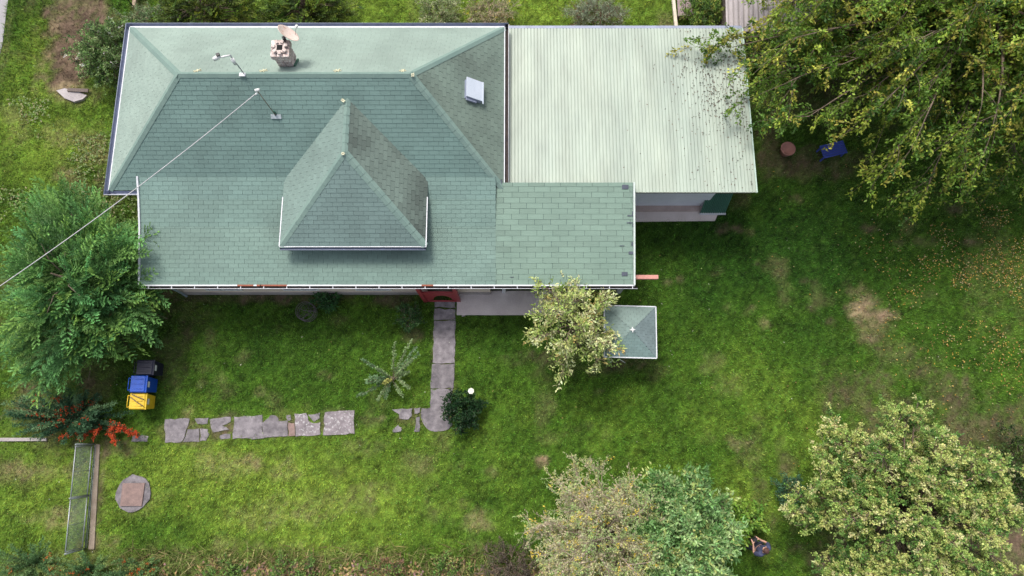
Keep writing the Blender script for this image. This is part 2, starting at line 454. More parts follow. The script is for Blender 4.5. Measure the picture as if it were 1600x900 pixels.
# ------------------------------------------------------------------ areas without grass
def inpoly(x, y, poly):
    r = np.zeros(len(x), bool); n = len(poly); j = n - 1
    for i in range(n):
        xi, yi = poly[i]; xj, yj = poly[j]
        c = ((yi > y) != (yj > y)) & (x < (xj - xi) * (y - yi) / (yj - yi + 1e-12) + xi)
        r ^= c; j = i
    return r
KEEP_OUT = []

def slab_from_px(pts, parent, m, top=0.025, jag=0.03, name="paving_slab"):
    w = [Vector(W(*p)) for p in pts]
    gc_ = sum(w, Vector((0, 0))) / len(w)
    w = [gc_ + (p - gc_) * 1.05 for p in w]
    out = []
    for i in range(len(w)):
        a, b = w[i], w[(i + 1) % len(w)]
        nseg = max(2, int((b - a).length / 0.16))
        t = (b - a); nn = Vector((-t.y, t.x)).normalized()
        for k in range(nseg):
            f = k / nseg
            out.append(a + t * f + nn * (random.uniform(-jag, jag) if k else 0))
    KEEP_OUT.append([(p.x, p.y) for p in out])
    mb = MB().prism(out, -0.03, top, 0.006)
    return mb.build(name, m, parent)

# path up to the porch: slabs of its own
path = bpy.data.objects.new("garden_path", None); link(path)
path['kind'] = 'structure'
for pts, m in [
    ([(680, 471), (711, 471), (711, 481), (680, 480)], M_slab),
    ([(680, 483), (711, 484), (711, 500), (679, 500)], M_slab),
    ([(679, 502), (711, 502), (710, 527), (678, 527)], M_slab),
    ([(678, 529), (710, 529), (710, 566), (677, 566)], M_slab),
    ([(676, 570), (710, 569), (708, 606), (674, 606)], M_slab),
    ([(674, 609), (707, 608), (704, 630), (700, 646), (690, 640), (674, 637)], M_slab),
    ([(660, 639), (684, 637), (700, 653), (706, 664), (700, 670), (688, 673), (672, 672), (664, 664), (659, 652)], M_slab),
    ([(686, 637), (700, 648), (699, 652), (686, 642)], M_slab),
    ([(259, 656), (296, 655), (294, 664), (284, 690), (259, 691)], M_slab),
    ([(294, 671), (311, 670), (311, 690), (287, 690)], M_slab),
    ([(313, 670), (325, 671), (327, 679), (322, 688), (313, 689)], M_slab),
    ([(305, 654), (326, 653), (324, 662), (309, 662)], M_slab),
    ([(329, 655), (360, 652), (360, 659), (347, 665), (358, 671), (334, 675)], M_slab),
    ([(345, 680), (360, 678), (360, 685), (345, 686)], M_slab),
    ([(367, 652), (409, 649), (409, 684), (365, 685)], M_slab),
    ([(411, 661), (424, 649), (431, 650), (436, 658), (449, 657), (449, 681), (411, 684)], M_slab),
    ([(448, 649), (454, 648), (455, 656), (450, 657)], M_slab),
    ([(461, 647), (479, 646), (482, 657), (488, 661), (500, 660), (500, 678), (463, 681)], M_slabw),
    ([(482, 648), (500, 645), (499, 654), (491, 659)], M_slab),
    ([(451, 660), (460, 662), (461, 680), (451, 681)], M_slabr),
    ([(509, 645), (553, 642), (553, 677), (506, 679)], M_slabw),
    ([(613, 640), (644, 638), (643, 650), (638, 655), (625, 654), (624, 647)], M_slab),
    ([(647, 638), (657, 637), (656, 644), (648, 646)], M_slab),
    ([(650, 653), (656, 652), (655, 674), (647, 674)], M_slab),
    ([(622, 664), (627, 668), (626, 674), (614, 675), (616, 669)], M_slab),
    ([(208, 680), (232, 682), (230, 690), (206, 690)], M_slab),
]:
    slab_from_px(pts, path, m)

# terrace in front of the porch
def rect_keep(x0, x1, y0, y1): KEEP_OUT.append([(x0, y0), (x1, y0), (x1, y1), (x0, y1)])
ter = MB().prism([(-2.05, 4.28), (2.35, 4.28), (2.4, 5.2), (-2.05, 5.2)], -0.05, 0.07)
t_ = ter.build("terrace", mat("terrace_concrete", (0.60, 0.54, 0.53), (0.46, 0.40, 0.40), 1.6, .95, 0, .4, 40, spot=(.26, .2, .2), spot_amt=.38), bevel=0.015); t_['kind'] = 'structure'
rect_keep(-2.1, 2.4, 4.25, 5.2)
# slanted terrace apron by the gate
ap = MB().prism([W(712, 469), W(724, 470), W(727, 494), W(722, 495), W(716, 478)], -0.03, 0.05).build("terrace_edge", M_conc)
ap['kind'] = 'structure'

# cracked cover of the cistern in the lawn
cv = thing("cistern_cover", "round concrete cistern cover with a square reddish slab lying in the lawn", "manhole cover", at(209, 771, 0))
cen = at(209, 771, 0)
pts = []
for i in range(22):
    a = i / 22 * 2 * math.pi
    r = 0.60 + random.uniform(-.03, .03)
    pts.append((r * math.cos(a), r * 1.06 * math.sin(a)))
MB().prism(pts, -0.05, 0.05, 0.008).build("concrete_ring", M_slab, cv)
MB().prism([(-.38, -.42), (.37, -.42), (.4, .36), (-.38, .35)], 0.03, 0.10, 0.004).build("square_slab", M_slabr, cv, bevel=0.008)
KEEP_OUT.append([(p[0] + cen.x, p[1] + cen.y) for p in pts])

# road in the far corner, with kerb
rd = [W(-400, -200), W(16, -200), W(13, 0), W(9, 30), W(4, 70), W(-2, 92), W(-60, 300), W(-400, 500)]
road = MB().prism(rd, -0.05, 0.02).build("road", M_asph); road['kind'] = 'structure'
KEEP_OUT.append(rd)
kerb = MB().prism([W(-80, 684), W(74, 684), W(74, 689), W(-80, 690)], -0.05, 0.07, 0.01).build("garden_kerb", M_conc)
tag(kerb, "low concrete edging running left of the orange berry bush", "kerb")
KEEP_OUT.append([W(-80, 683), W(74, 683), W(74, 690), W(-80, 691)])

# ================================================================== HOUSE
EX0, EX1, EY0, EY1, EZ = -13.68, -0.27, 8.08, 14.22, 3.0
SL = 0.7166
RY = (EY0 + EY1) / 2; RZ = EZ + (RY - EY0) * SL
HX0 = EX0 + (RY - EY0) * 1.0; HX1 = EX1 - (RY - EY0) * 0.96
LX0, LX1 = -12.6, 4.13                     # low front slope
LYT = 8.46; LZT = EZ + (LYT - EY0) * SL
LYB, LZB = 4.90, 2.40
PX0 = -0.55                                # porch roof start
house = thing("house", "long single storey house with green shingle hip roof and a front dormer", "house", (0, 0, 0))

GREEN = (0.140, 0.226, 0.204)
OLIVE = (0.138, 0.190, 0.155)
PALE_GLARE = (0.225, 0.295, 0.255)  # north and west slopes: sky glare and sun put into the shingle tint
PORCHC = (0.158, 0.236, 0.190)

def clip_poly(sub, clip):
    """Sutherland-Hodgman, convex counter-clockwise clip polygon"""
    out = sub
    n = len(clip)
    for i in range(n):
        a = clip[i]; b = clip[(i + 1) % n]
        inp = out; out = []
        if not inp: break
        def side(p): return (b[0] - a[0]) * (p[1] - a[1]) - (b[1] - a[1]) * (p[0] - a[0])
        for j in range(len(inp)):
            p = inp[j]; q = inp[(j + 1) % len(inp)]
            sp, sq = side(p), side(q)
            if sp >= 0: out.append(p)
            if (sp >= 0) != (sq >= 0):
                t = sp / (sp - sq)
                out.append((p[0] + (q[0] - p[0]) * t, p[1] + (q[1] - p[1]) * t))
    return out
class Shingler:
    def __init__(s): s.V = []; s.F = []; s.C = []
    def plane(s, poly, col, width=0.335, exp=0.148, h=0.009, gap=0.0075, lift=0.006, single=0, parent=None, jitter=0.08, vary=0.045, missing=0.0, stain=0.13):
        """poly: 3-D points, first edge = eave from left to right seen from outside"""
        P = [Vector(p) for p in poly]
        U = (P[1] - P[0]).normalized()
        N = (P[1] - P[0]).cross(P[-1] - P[0]).normalized()
        if N.z < 0: N = -N
        Vv = N.cross(U)
        if Vv.z < 0: Vv = -Vv
        O = P[0]
        q = [((p - O).dot(U), (p - O).dot(Vv)) for p in P]
        ar = sum(q[i][0] * q[(i + 1) % len(q)][1] - q[(i + 1) % len(q)][0] * q[i][1] for i in range(len(q)))
        if ar < 0: q = q[::-1]
        umin = min(a for a, b in q); umax = max(a for a, b in q)
        vmax = max(b for a, b in q)
        row = 0; v = 0.0
        done = []
        shared = {}
        while v < vmax:
            u = umin - width + (row % 2) * width * 0.5 + random.uniform(-jitter, jitter) * width
            rowtone = random.uniform(-.018, .018)
            while u < umax:
                w = width
                tab = [(u + gap / 2, v), (u + w - gap / 2, v), (u + w - gap / 2, v + exp + 0.004), (u + gap / 2, v + exp + 0.004)]
                if random.random() < missing:
                    u += w; continue
                c = clip_poly(tab, q)
                if len(c) >= 3:
                    a = abs(sum(c[i][0] * c[(i + 1) % len(c)][1] - c[(i + 1) % len(c)][0] * c[i][1] for i in range(len(c)))) / 2
                    if a > 0.0008:
                        tone = 1 + random.uniform(-vary, vary) + rowtone
                        sp_ = O + U * u + Vv * v
                        sv = float(vnoise(np.array([sp_.x]), np.array([sp_.y + 3]), .75)[0] * .6 + vnoise(np.array([sp_.x]), np.array([sp_.y]), 1.9)[0] * .4)
                        tone *= 1 - stain * max(0., (sv - .38)) * 3.2
                        full = a > 0.98 * (w - gap) * (exp + 0.004)
                        if single > 0 and full:
                            if 'm' not in shared:
                                me = bpy.data.meshes.new("shingle")
                                ww = w - gap; e = exp + 0.004
                                vs = [(0, 0, h), (ww, 0, h), (ww, e, 0.002), (0, e, 0.002), (0, 0, -.004), (ww, 0, -.004), (ww, e, -.004), (0, e, -.004)]
                                me.from_pydata(vs, [], [(0, 1, 2, 3), (0, 4, 5, 1), (1, 5, 6, 2), (3, 7, 4, 0)])
                                at_ = me.color_attributes.new("Col", 'FLOAT_COLOR', 'POINT')
                                at_.data.foreach_set('color', np.tile([*col, 1.0], 8).astype(np.float32))
                                me.materials.append(M_shingle)
                                shared['m'] = me
                            o = bpy.data.objects.new("shingle", shared['m'])
                            o.parent = parent
                            org = O + U * (u + gap / 2) + Vv * v + N * (lift + random.uniform(0, .003))
                            Mx = Matrix((( U.x, Vv.x, N.x, org.x), (U.y, Vv.y, N.y, org.y), (U.z, Vv.z, N.z, org.z), (0, 0, 0, 1)))
                            o.matrix_local = Mx
                            COL.objects.link(o)
                            single -= 1
                        else:
                            b = len(s.V); n = len(c)
                            dz = random.uniform(0, .003)
                            for (cu, cvv) in c:
                                t = (cvv - v) / exp
                                p = O + U * cu + Vv * cvv + N * (lift + dz + h * (1 - t) + 0.002)
                                s.V.append(tuple(p)); s.C.append([x * tone for x in col])
                            for (cu, cvv) in c:
                                p = O + U * cu + Vv * cvv + N * (lift - 0.004)
                                s.V.append(tuple(p)); s.C.append([x * tone for x in col])
                            s.F.append(tuple(range(b, b + n)))
                            for i in range(n):
                                j = (i + 1) % n
                                s.F.append((b + i, b + n + i, b + n + j, b + j))
                u += w
            v += exp; row += 1
        return single
    def build(s, name, parent):
        me = bpy.data.meshes.new(name)
        me.from_pydata(s.V, [], s.F)
        a = me.color_attributes.new("Col", 'FLOAT_COLOR', 'POINT')
        c4 = np.ones((len(s.V), 4), np.float32); c4[:, :3] = np.array(s.C)
        a.data.foreach_set('color', c4.ravel())
        me.materials.append(M_shingle)
        o = bpy.data.objects.new(name, me)
        return link(o, parent)

NW = Vector((EX0, EY1, EZ)); NE = Vector((EX1, EY1, EZ)); SW = Vector((EX0, EY0, EZ)); SE = Vector((EX1, EY0, EZ))
RW = Vector((HX0, RY, RZ)); RE = Vector((HX1, RY, RZ))
# roof deck under the shingles
deck = MB()
deck.add([NW, NE, SW, SE, RW, RE], [(2, 3, 5, 4), (3, 1, 5), (1, 0, 4, 5), (0, 2, 4)])
LOW = [(LYT, LZT), (7.75, LZT - .235), (6.85, LZT - .485), (LYB, LZB)]
LCOL = [(0.140, 0.224, 0.200), (0.140, 0.220, 0.192), (0.143, 0.220, 0.188)]
for (ya, za), (yb, zb_) in zip(LOW[1:], LOW[:-1]):
    deck.add([(LX0, ya, za), (PX0, ya, za), (PX0, yb, zb_), (LX0, yb, zb_)], [(0, 1, 2, 3)])
roof = deck.build("roof", M_under, house)
# soffit boards closing the eaves
sf = MB()
sf.box(((EX0 + EX1) / 2, (EY0 + EY1) / 2 + 0.0, EZ - 0.09), (EX1 - EX0 - 0.02, EY1 - EY0 - 0.02, 0.12))
sf.box(((LX0 + LX1) / 2, 6.55, LZB - 0.10), (LX1 - LX0 - 0.02, 3.28, 0.10))
sf.build("soffit", M_white, house)

sh = Shingler()
def zS(y): return EZ + (y - EY0) * SL
def xhip(y): return EX0 + (y - EY0), EX1 - (y - EY0) * 0.96
a0, a1 = xhip(LYT)
# strip of main slope left of the low slope, and the main slope itself
sh.plane([(a0, LYT, LZT), (a1, LYT, LZT), RE, RW], GREEN)
sh.plane([SW, (LX0, EY0, EZ), (LX0, LYT, LZT), (a0, LYT, LZT)], GREEN)
sh.plane([NE, NW, RW, RE], PALE_GLARE, vary=0.03, h=0.008, gap=0.005)
sh.plane([NW, SW, RW], PALE_GLARE, vary=0.05, h=0.009, gap=0.006)
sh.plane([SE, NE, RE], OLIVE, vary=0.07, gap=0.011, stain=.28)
for k_ in (2, 1, 0):
    (yb, zb_), (ya, za) = LOW[k_], LOW[k_ + 1]
    sh.plane([(LX0, ya, za), (PX0, ya, za), (PX0, yb, zb_), (LX0, yb, zb_)], LCOL[k_], single=105 if k_ == 2 else 0, parent=roof)

# dormer
DX0, DX1, DYF, DZE = -7.68, -2.85, 6.05, 3.2
DXR = -5.30; DZR = 4.76; DYR = 8.70; DYB = 10.6
dorm = MB()
dorm.add([(DX0, DYF, DZE), (DX1, DYF, DZE), (DXR, DYR, DZR), (DXR, DYB, DZR), (DX0, 8.5, DZE), (DX1, 8.5, DZE)],
         [(0, 1, 2), (0, 2, 3, 4), (1, 5, 3, 2)])
dorm.box(((DX0 + DX1) / 2, 7.3, 2.98), (DX1 - DX0 - 0.3, 2.2, 0.42))
dr = dorm.build("dormer_roof", M_under, house)
sh.plane([(DX0, DYF, DZE), (DX1, DYF, DZE), (DXR, DYR, DZR)], (0.140, 0.208, 0.195), lift=0.012)
# side slopes: stop where they dive under the main slope
def valley(z): return EY0 + (z - EZ) / SL
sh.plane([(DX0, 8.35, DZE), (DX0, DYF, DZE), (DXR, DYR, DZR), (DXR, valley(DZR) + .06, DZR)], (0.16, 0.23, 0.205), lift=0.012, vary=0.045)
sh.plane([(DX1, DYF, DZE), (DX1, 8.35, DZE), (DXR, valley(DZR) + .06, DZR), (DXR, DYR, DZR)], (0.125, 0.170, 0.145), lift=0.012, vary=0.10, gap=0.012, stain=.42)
f_ = sh.build("shingles", roof); f_['kind'] = 'stuff'

# porch roof at the right end, with larger shingles, patched verge
PZT = 3.02; PYT = 8.32
pr = MB().add([(PX0, LYB, LZB), (LX1, LYB, LZB), (LX1, PYT, PZT + .05), (PX0, PYT, PZT + .05), (PX0, LYB, LZB - .05), (LX1, LYB, LZB - .05), (LX1, PYT, PZT), (PX0, PYT, PZT)],
     [(0, 1, 2, 3), (1, 5, 6, 2), (3, 2, 6, 7), (0, 3, 7, 4), (4, 5, 1, 0)]).build("porch_roof", M_under, house)
sp = Shingler()
sp.plane([(PX0, LYB, LZB), (LX1 - 0.03, LYB, LZB), (LX1 - 0.03, PYT, PZT + .05), (PX0, PYT, PZT + .05)], PORCHC, width=0.54, exp=0.186, h=0.011, gap=0.011, lift=0.01, single=195, parent=pr, vary=0.1)
e_ = sp.build("cut_shingles", pr); e_['kind'] = 'stuff'
# slipped and dark replaced pieces along the verge
M_patch = mat("dark_patch", (0.085, 0.095, 0.125), (0.06, 0.07, 0.09), 5, 0.85)
sl14 = math.atan2(PZT + .05 - LZB, PYT - LYB)
Ms = Matrix.Rotation(sl14, 3, 'X')
def onporch(px, py):
    z = 2.7
    for _ in range(6):
        p = at(px, py, z); z = LZB + (p.y - LYB) * math.tan(sl14) + 0.035
    return at(px, py, z)
for px, py, w, d in [(977, 292, .22, .14), (990, 304, .05, .16), (985, 337, .2, .03), (989, 333, .05, .12), (984, 348, .2, .03), (989, 352, .04, .1), (986, 395, .16, .09), (976, 428, .2, .13), (988, 381, .05, .12), (972, 384, .16, .02), (778, 284, .28, .13), (773, 291, .08, .12), (800, 433, .12, .02)]:
    MB().box(onporch(px, py), (w, d, 0.012), M=Ms).build("roof_patch", M_patch, pr)
VC = {}
# hip and ridge caps
def cap(p0, p1, d1, d2, name="ridge_cap", wd=0.13, lift=0.03):
    p0 = Vector(p0); p1 = Vector(p1)
    up = Vector((0, 0, lift))
    ax = (p1 - p0)
    n = max(2, int(ax.length / 0.30))
    mb = MB()
    for i in range(n):
        a = p0 + ax * (i / n); b = p0 + ax * ((i + 1.08) / n)
        la, lb = up * 1.25, up * 0.9
        d1v = Vector(d1).normalized() * wd; d2v = Vector(d2).normalized() * wd
        mb.add([a + la, b + lb, b + lb + d1v, a + la + d1v, a + la + d2v, b + lb + d2v], [(0, 3, 2, 1), (0, 1, 5, 4)])
        mb.add([a + la, a + la + d1v, a + d1v - up * .3, a - up * .1], [(0, 1, 2, 3)])
        mb.add([a + la, a + la + d2v, a + d2v - up * .3, a - up * .1], [(3, 2, 1, 0)])
    return mb.build(name, M_caps, house)
dS = Vector((0, -1, -SL)); dN = Vector((0, 1, -SL)); dW = Vector((-1, 0, -SL)); dE = Vector((1, 0, -SL / 0.96))
cap(RW, RE, dN, dS)
def hipd(face, ax):
    n = {'S': Vector((0, -SL, 1)), 'N': Vector((0, SL, 1)), 'W': Vector((-SL, 0, 1)), 'E': Vector((SL, 0, 1))}[face].normalized()
    v = n.cross(ax.normalized())
    return v
for c0, c1, fa, fb, sa, sb in [(SW, RW, 'W', 'S', 1, -1), (NW, RW, 'N', 'W', 1, -1), (SE, RE, 'S', 'E', 1, -1), (NE, RE, 'E', 'N', 1, -1)]:
    ax = c1 - c0
    cap(c0, c1, hipd(fa, ax) * sa, hipd(fb, ax) * sb, "hip_cap")
DSL = (DZR - DZE) / (DXR - DX0)
for c0, sx in ((Vector((DX0, DYF, DZE)), -1), (Vector((DX1, DYF, DZE)), 1)):
    c1 = Vector((DXR, DYR, DZR)); ax = c1 - c0
    nS = Vector((0, -(DZR - DZE) / (DYR - DYF), 1)).normalized(); nX = Vector((sx * DSL, 0, 1)).normalized()
    v1 = nS.cross(ax).normalized(); v2 = nX.cross(ax).normalized()
    if sx < 0: v1 = -v1
    else: v2 = -v2
    cap(c0, c1, v1, v2, "hip_cap")
cap(Vector((DXR, DYR, DZR)), Vector((DXR, valley(DZR) + .05, DZR)), (-1, 0, -DSL), (1, 0, -DSL), "ridge_cap", 0.12)

# white trims, verge flashings, gutters
def bar(name, a, b, w, h, m, parent=house, off=(0, 0, 0)):
    a = Vector(a) + Vector(off); b = Vector(b) + Vector(off)
    ax = (b - a); L = ax.length; ax.normalize()
    side = ax.cross(Vector((0, 0, 1))).normalized(); up = side.cross(ax)
    Mx = Matrix((ax, side, up)).transposed()
    return MB().box((a + b) / 2, (L, w, h), M=Mx).build(name, m, parent)
for (ya, za), (yb, zb_) in zip(LOW[1:], LOW[:-1]): bar("verge_trim", (LX0 - .01, ya, za + .03), (LX0 - .01, yb, zb_ + .03), .055, .07, M_white)
bar("verge_trim", (DX0 - .01, DYF, DZE + .02), (DX0 - .01, 7.75, DZE + .02), .03, .04, M_white)
bar("verge_trim", (DX1 + .01, DYF, DZE + .02), (DX1 + .01, 7.75, DZE + .02), .03, .04, M_white)
bar("eave_trim", (DX0 - .02, DYF - .02, DZE + .005), (DX1 + .02, DYF - .02, DZE + .005), .032, .03, M_white)
bar("verge_trim", (LX1 + .01, LYB, LZB + .03), (LX1 + .01, PYT, PZT + .08), .06, .08, mat("pale_trim", (0.55, 0.62, 0.58), None, 4, 0.5))
bar("eave_trim", (LX0, LYB - .012, LZB + .02), (LX1 + .03, LYB - .012, LZB + .02), .045, .03, M_white)
def gutter(a, b, outd, m_in, m_out, z, w=0.13, name="gutter"):
    """U channel hung outside the eave line a-b; outd = outward unit vector"""
    a = Vector((a[0], a[1], z)); b = Vector((b[0], b[1], z)); o = Vector(outd)
    mb = MB(); up = Vector((0, 0, 1))
    prof = [(0.0, 0.0), (0.01, -0.07), (w * .3, -0.11), (w * .7, -0.11), (w - .01, -0.07), (w, 0.01), (w + .022, 0.012), (w + .022, -.01)]
    vs = [p + o * x + up * y for p in (a, b) for x, y in prof]
    n = len(prof)
    mb.add(vs, [(i, i + 1, n + i + 1, n + i) for i in range(n - 1)])
    g = mb.build(name, m_in, house)
    # bright rolled lip, end caps
    lip = MB(); lip.tube([a + o * (w + .012) + up * .012, b + o * (w + .012) + up * .012], .011, 6)
    for e in (a, b):
        lip.add([e + o * x + up * y for x, y in prof[:6]], [tuple(range(6)), tuple(reversed(range(6)))])
    lip.build("gutter_lip", m_out, g)
    return g
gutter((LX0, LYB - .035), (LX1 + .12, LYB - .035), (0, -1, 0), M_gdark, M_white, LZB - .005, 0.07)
gutter((DX0, DYF - .05), (DX1, DYF - .05), (0, -1, 0), M_gutter, M_gutter, DZE - .03, 0.06)
gutter((EX0 - .16, EY1 + .03), (EX1 + .14, EY1 + .03), (0, 1, 0), M_gutter, M_gutter, EZ)
gutter((EX0 - .03, EY0 - .16), (EX0 - .03, EY1 + .16), (-1, 0, 0), M_gutter, M_gutter, EZ)
gutter((EX0 - .16, EY0 - .03), (LX0 - .02, EY0 - .03), (0, -1, 0), M_gutter, M_white, EZ)
gutter((EX1 + .03, EY0 + .02), (EX1 + .03, EY1 + .12), (1, 0, 0), M_gdark, M_white, EZ, 0.11)
bar("eave_trim", (EX0, EY1 + .01, EZ + .015), (EX1, EY1 + .01, EZ + .015), .05, .035, M_white)
bar("eave_trim", (EX0 - .008, EY0, EZ + .015), (EX0 - .008, EY1, EZ + .015), .03, .035, M_white)
bar("eave_trim", (EX1 + .01, EY0, EZ + .015), (EX1 + .01, EY1, EZ + .015), .03, .035, M_white)
bk = MB()
for i in range(22): bk.box((LX0 + .3 + i * .78, LYB - .07, LZB + .012), (.025, .11, .008))
bk.build("gutter_bracket", M_white, house)
M_rust = mat("rust_patch", (0.30, 0.10, 0.06), (0.2, 0.07, 0.05), 14, .9)
for px_, w_ in ((384, .55), (428, .9), (668, .4), (405, .15)):
    MB().box((at(px_, 446, LZB).x, LYB - .012, LZB + .022), (w_, .052, .032)).build("rust_stain", M_rust, house)
# downspout at the front left corner
dsp = MB(); dsp.tube([at(268, 449, 2.3), at(272, 452, 2.05), at(281, 456, .95) , at(287, 460, .25), at(292, 463, .12)], .045, 8)
dsp.build("downspout", mat("downspout_metal", (0.22, 0.27, 0.31), None, 4, 0.5), house)
# walls, plinth, front windows and door
wl = MB()
wl.box((-6.55, 5.19, 1.12), (11.5, 0.22, 2.3))
wl.box((1.7, 8.35, 1.25), (4.6, 0.2, 2.5))
wl.box((-12.3, 6.9, 1.12), (0.2, 3.2, 2.3)); wl.box((-.6, 11.2, 1.4), (0.2, 5.2, 2.9)); wl.box((-6.9, 13.85, 1.4), (13.0, 0.2, 2.9)); wl.box((-13.35, 11.2, 1.4), (0.2, 5.2, 2.9)); wl.box((-12.9, 8.6, 1.4), (1.1, 0.2, 2.9))
wl.build("wall", M_wall, house)
MB().box((-6.55, 5.068, .17), (11.5, 0.03, .42)).build("plinth", M_conc, house)
M_glass = mat("window_glass", (0.03, 0.04, 0.05), None, 2, 0.08, spec=0.8)
for wx in (-10.4, -7.6, -5.0):
    fr = MB()
    for dx in (-.62, 0, .62): fr.box((wx + dx, 5.07, 1.4), (.07, .05, 1.2))
    for dz in (.83, 1.97): fr.box((wx, 5.067, dz), (1.31, .05, .07))
    fo = fr.build("window", M_plasticw, house)
    MB().box((wx, 5.082, 1.4), (1.2, .02, 1.1)).build("pane", M_glass, fo)
do = MB().box((-2.6, 5.07, 1.05), (.9, .04, 2.0)).build("door", M_darkwood, house)
for bx in (-.3, 1.2, 2.6, 3.98):
    MB().box((bx, 5.16, 1.14), (.13, .13, 2.26)).build("porch_post", M_white, house)
MB().box((1.75, 5.17, 2.22), (4.6, .09, .12)).build("porch_beam", M_pinkwood, house)

# ridge vents on the far slope: little pale star brackets
for px, py in ((310, 108), (413, 108), (528, 108), (630, 107), (536, 157), (536, 240), (645, 117)):
    if py in (157, 240, 117): p = at(px, py, DZR + .05) if py != 117 else at(px, py, RZ + .05)
    else: p = Vector((at(px, py, 5.05).x, RY + .18, RZ - .09))
    mb = MB()
    for k in range(3):
        a = k * math.pi / 3 + random.uniform(-.2, .2)
        L = .13 if py < 110 else .07
        tilt = Matrix.Rotation(-math.atan(SL) if py < 110 else 0, 3, 'X')
        mb.box(p, (L * 2 * random.uniform(.7, 1.1), .03, .02), M=tilt @ Matrix.Rotation(a, 3, 'Z'))
    mb.build("roof_bracket", mat("cream_paint", (0.62, 0.60, 0.42), None, 9, 0.6), house)

# roof hatch on the right hip
ez = lambda x: EZ + (EX1 - x) * SL / 0.96
hc = Vector((-1.3, 11.28, ez(-1.3) + .10))
tl = math.atan(SL / .96)
Mh = Matrix.Rotation(tl, 3, 'Y')
hatch = MB().box(hc, (.62, .66, .16), M=Mh).build("roof_hatch", M_gutter, house, bevel=.01)
lid = MB().box(hc + Mh @ Vector((0, .02, .10)), (.68, .70, .03), M=Mh)
lid.box(hc + Mh @ Vector((.31, -.03, .125)), (.05, .80, .02), M=Mh)
lid.build("hatch_lid", mat("lid_paint", (0.52, 0.56, 0.64), (0.45, 0.5, 0.58), 2, 0.4), hatch, bevel=.006)
MB().box(hc + Mh @ Vector((-.1, -.37, .02)), (.4, .10, .06), M=Mh).build("hatch_flashing", M_gutter, hatch)

# chimney: stretcher courses of separate bricks
ch = MB().box((-7.29, 11.83, 4.95), (.40, .40, 1.2)).build("chimney", M_mortar, house)
def brick_row(z, half, n, off, zsz=.062, grow=0.0):
    for side in range(4):
        a = side * math.pi / 2
        Rm = Matrix.Rotation(a, 3, 'Z')
        Lb = 2 * half / n
        for i in range(n):
            x = -half + Lb * (i + .5) + off
            me = Rm @ Vector((max(min(x, half - Lb * .4), -half + Lb * .4), -half + .05, 0))
            o = bpy.data.objects.new("brick", BR[n])
            o.parent = ch
            o.location = Vector((-7.29, 11.83, z)) + me + Vector((0, 0, random.uniform(-.002, .002)))
            o.rotation_euler = (0, 0, a + random.uniform(-.02, .02))
            COL.objects.link(o)
BR = {}
def brick_mesh(L, n):
    mb = MB().box((0, 0, 0), (L * .93, .11, .058))
    o = mb.build("brick", M_brick, None, bevel=.005); me = o.data
    bpy.data.objects.remove(o); BR[n] = me
brick_mesh(.23, 2)
for k in range(9):
    brick_row(4.78 + k * .07, .235, 2, (k % 2) * .03)
brick_mesh(.185, 3)
for k in range(3):
    brick_row(5.41 + k * .07, .285, 3, (k % 2) * .04)
flu = MB(); flu.box((-7.29, 11.83, 5.60), (.34, .34, .06)); flu.build("cap_mortar", mat("cap_mortar", (0.62, 0.58, 0.55), (0.45, 0.33, 0.3), 12, .95, spot=(.35, .15, .1), spot_amt=.42), ch)
MB().prism([(-7.38, 11.74), (-7.20, 11.74), (-7.20, 11.92), (-7.38, 11.92)], 5.60, 5.633).build("flue_opening", M_soot, ch)
for k in range(7):
    a = k / 7 * 6.28 + .3
    MB().box((-7.29 + .2 * math.cos(a), 11.83 + .2 * math.sin(a), 5.655), (.11, .09, .05), rz=a).build("mortar_lump", MATS["cap_mortar"], ch)
fl_ = MB().box((-7.29, 11.56, 4.84), (.56, .10, .03), M=Matrix.Rotation(-math.atan(SL), 3, 'X')); fl_.box((-7.02, 11.8, 4.80), (.06, .5, .04), M=Matrix.Rotation(-math.atan(SL), 3, 'X'))
fl_.build("flashing", M_greenmetal, ch)

# satellite dish fixed behind the chimney
dish = thing("satellite_dish", "oval off white satellite dish with rust stains beside the brick chimney", "satellite dish", (-7.15, 12.08, 5.5))
dc = Vector((0.10, 0.14, 0.20))
nd = Vector((0.66, 0.52, 0.66)).normalized()
ua = nd.cross(Vector((0, 0, 1))).normalized(); ub = nd.cross(ua)
Md = Matrix((ua, ub, nd)).transposed()
MB().lathe([(0.0, 0.0), (.10, .006), (.2, .026), (.29, .058), (.345, .085), (.36, .085), (.35, .07), (.29, .045), (.2, .012), (.1, -.008), (0.0, -.014)], 28, dc, Md).build("reflector", M_dish, dish)
MB().tube([(0, -.12, -.75), (0, -.02, .1), (0, .04, .22)], .022, 8).tube([(0, .02, .2), dc - nd * .02], .025, 6).box((0, .03, .18), (.1, .1, .12), rz=.5).build("mount", M_black, dish)
MB().tube([dc - ub * -.3 + nd * .05, dc + nd * .34 + ub * .16], .01, 5).build("feed_arm", M_galv, dish)
MB().box(dc + nd * .36 + ub * .16, (.07, .07, .1), M=Md).build("receiver", M_plasticw, dish, bevel=.01)

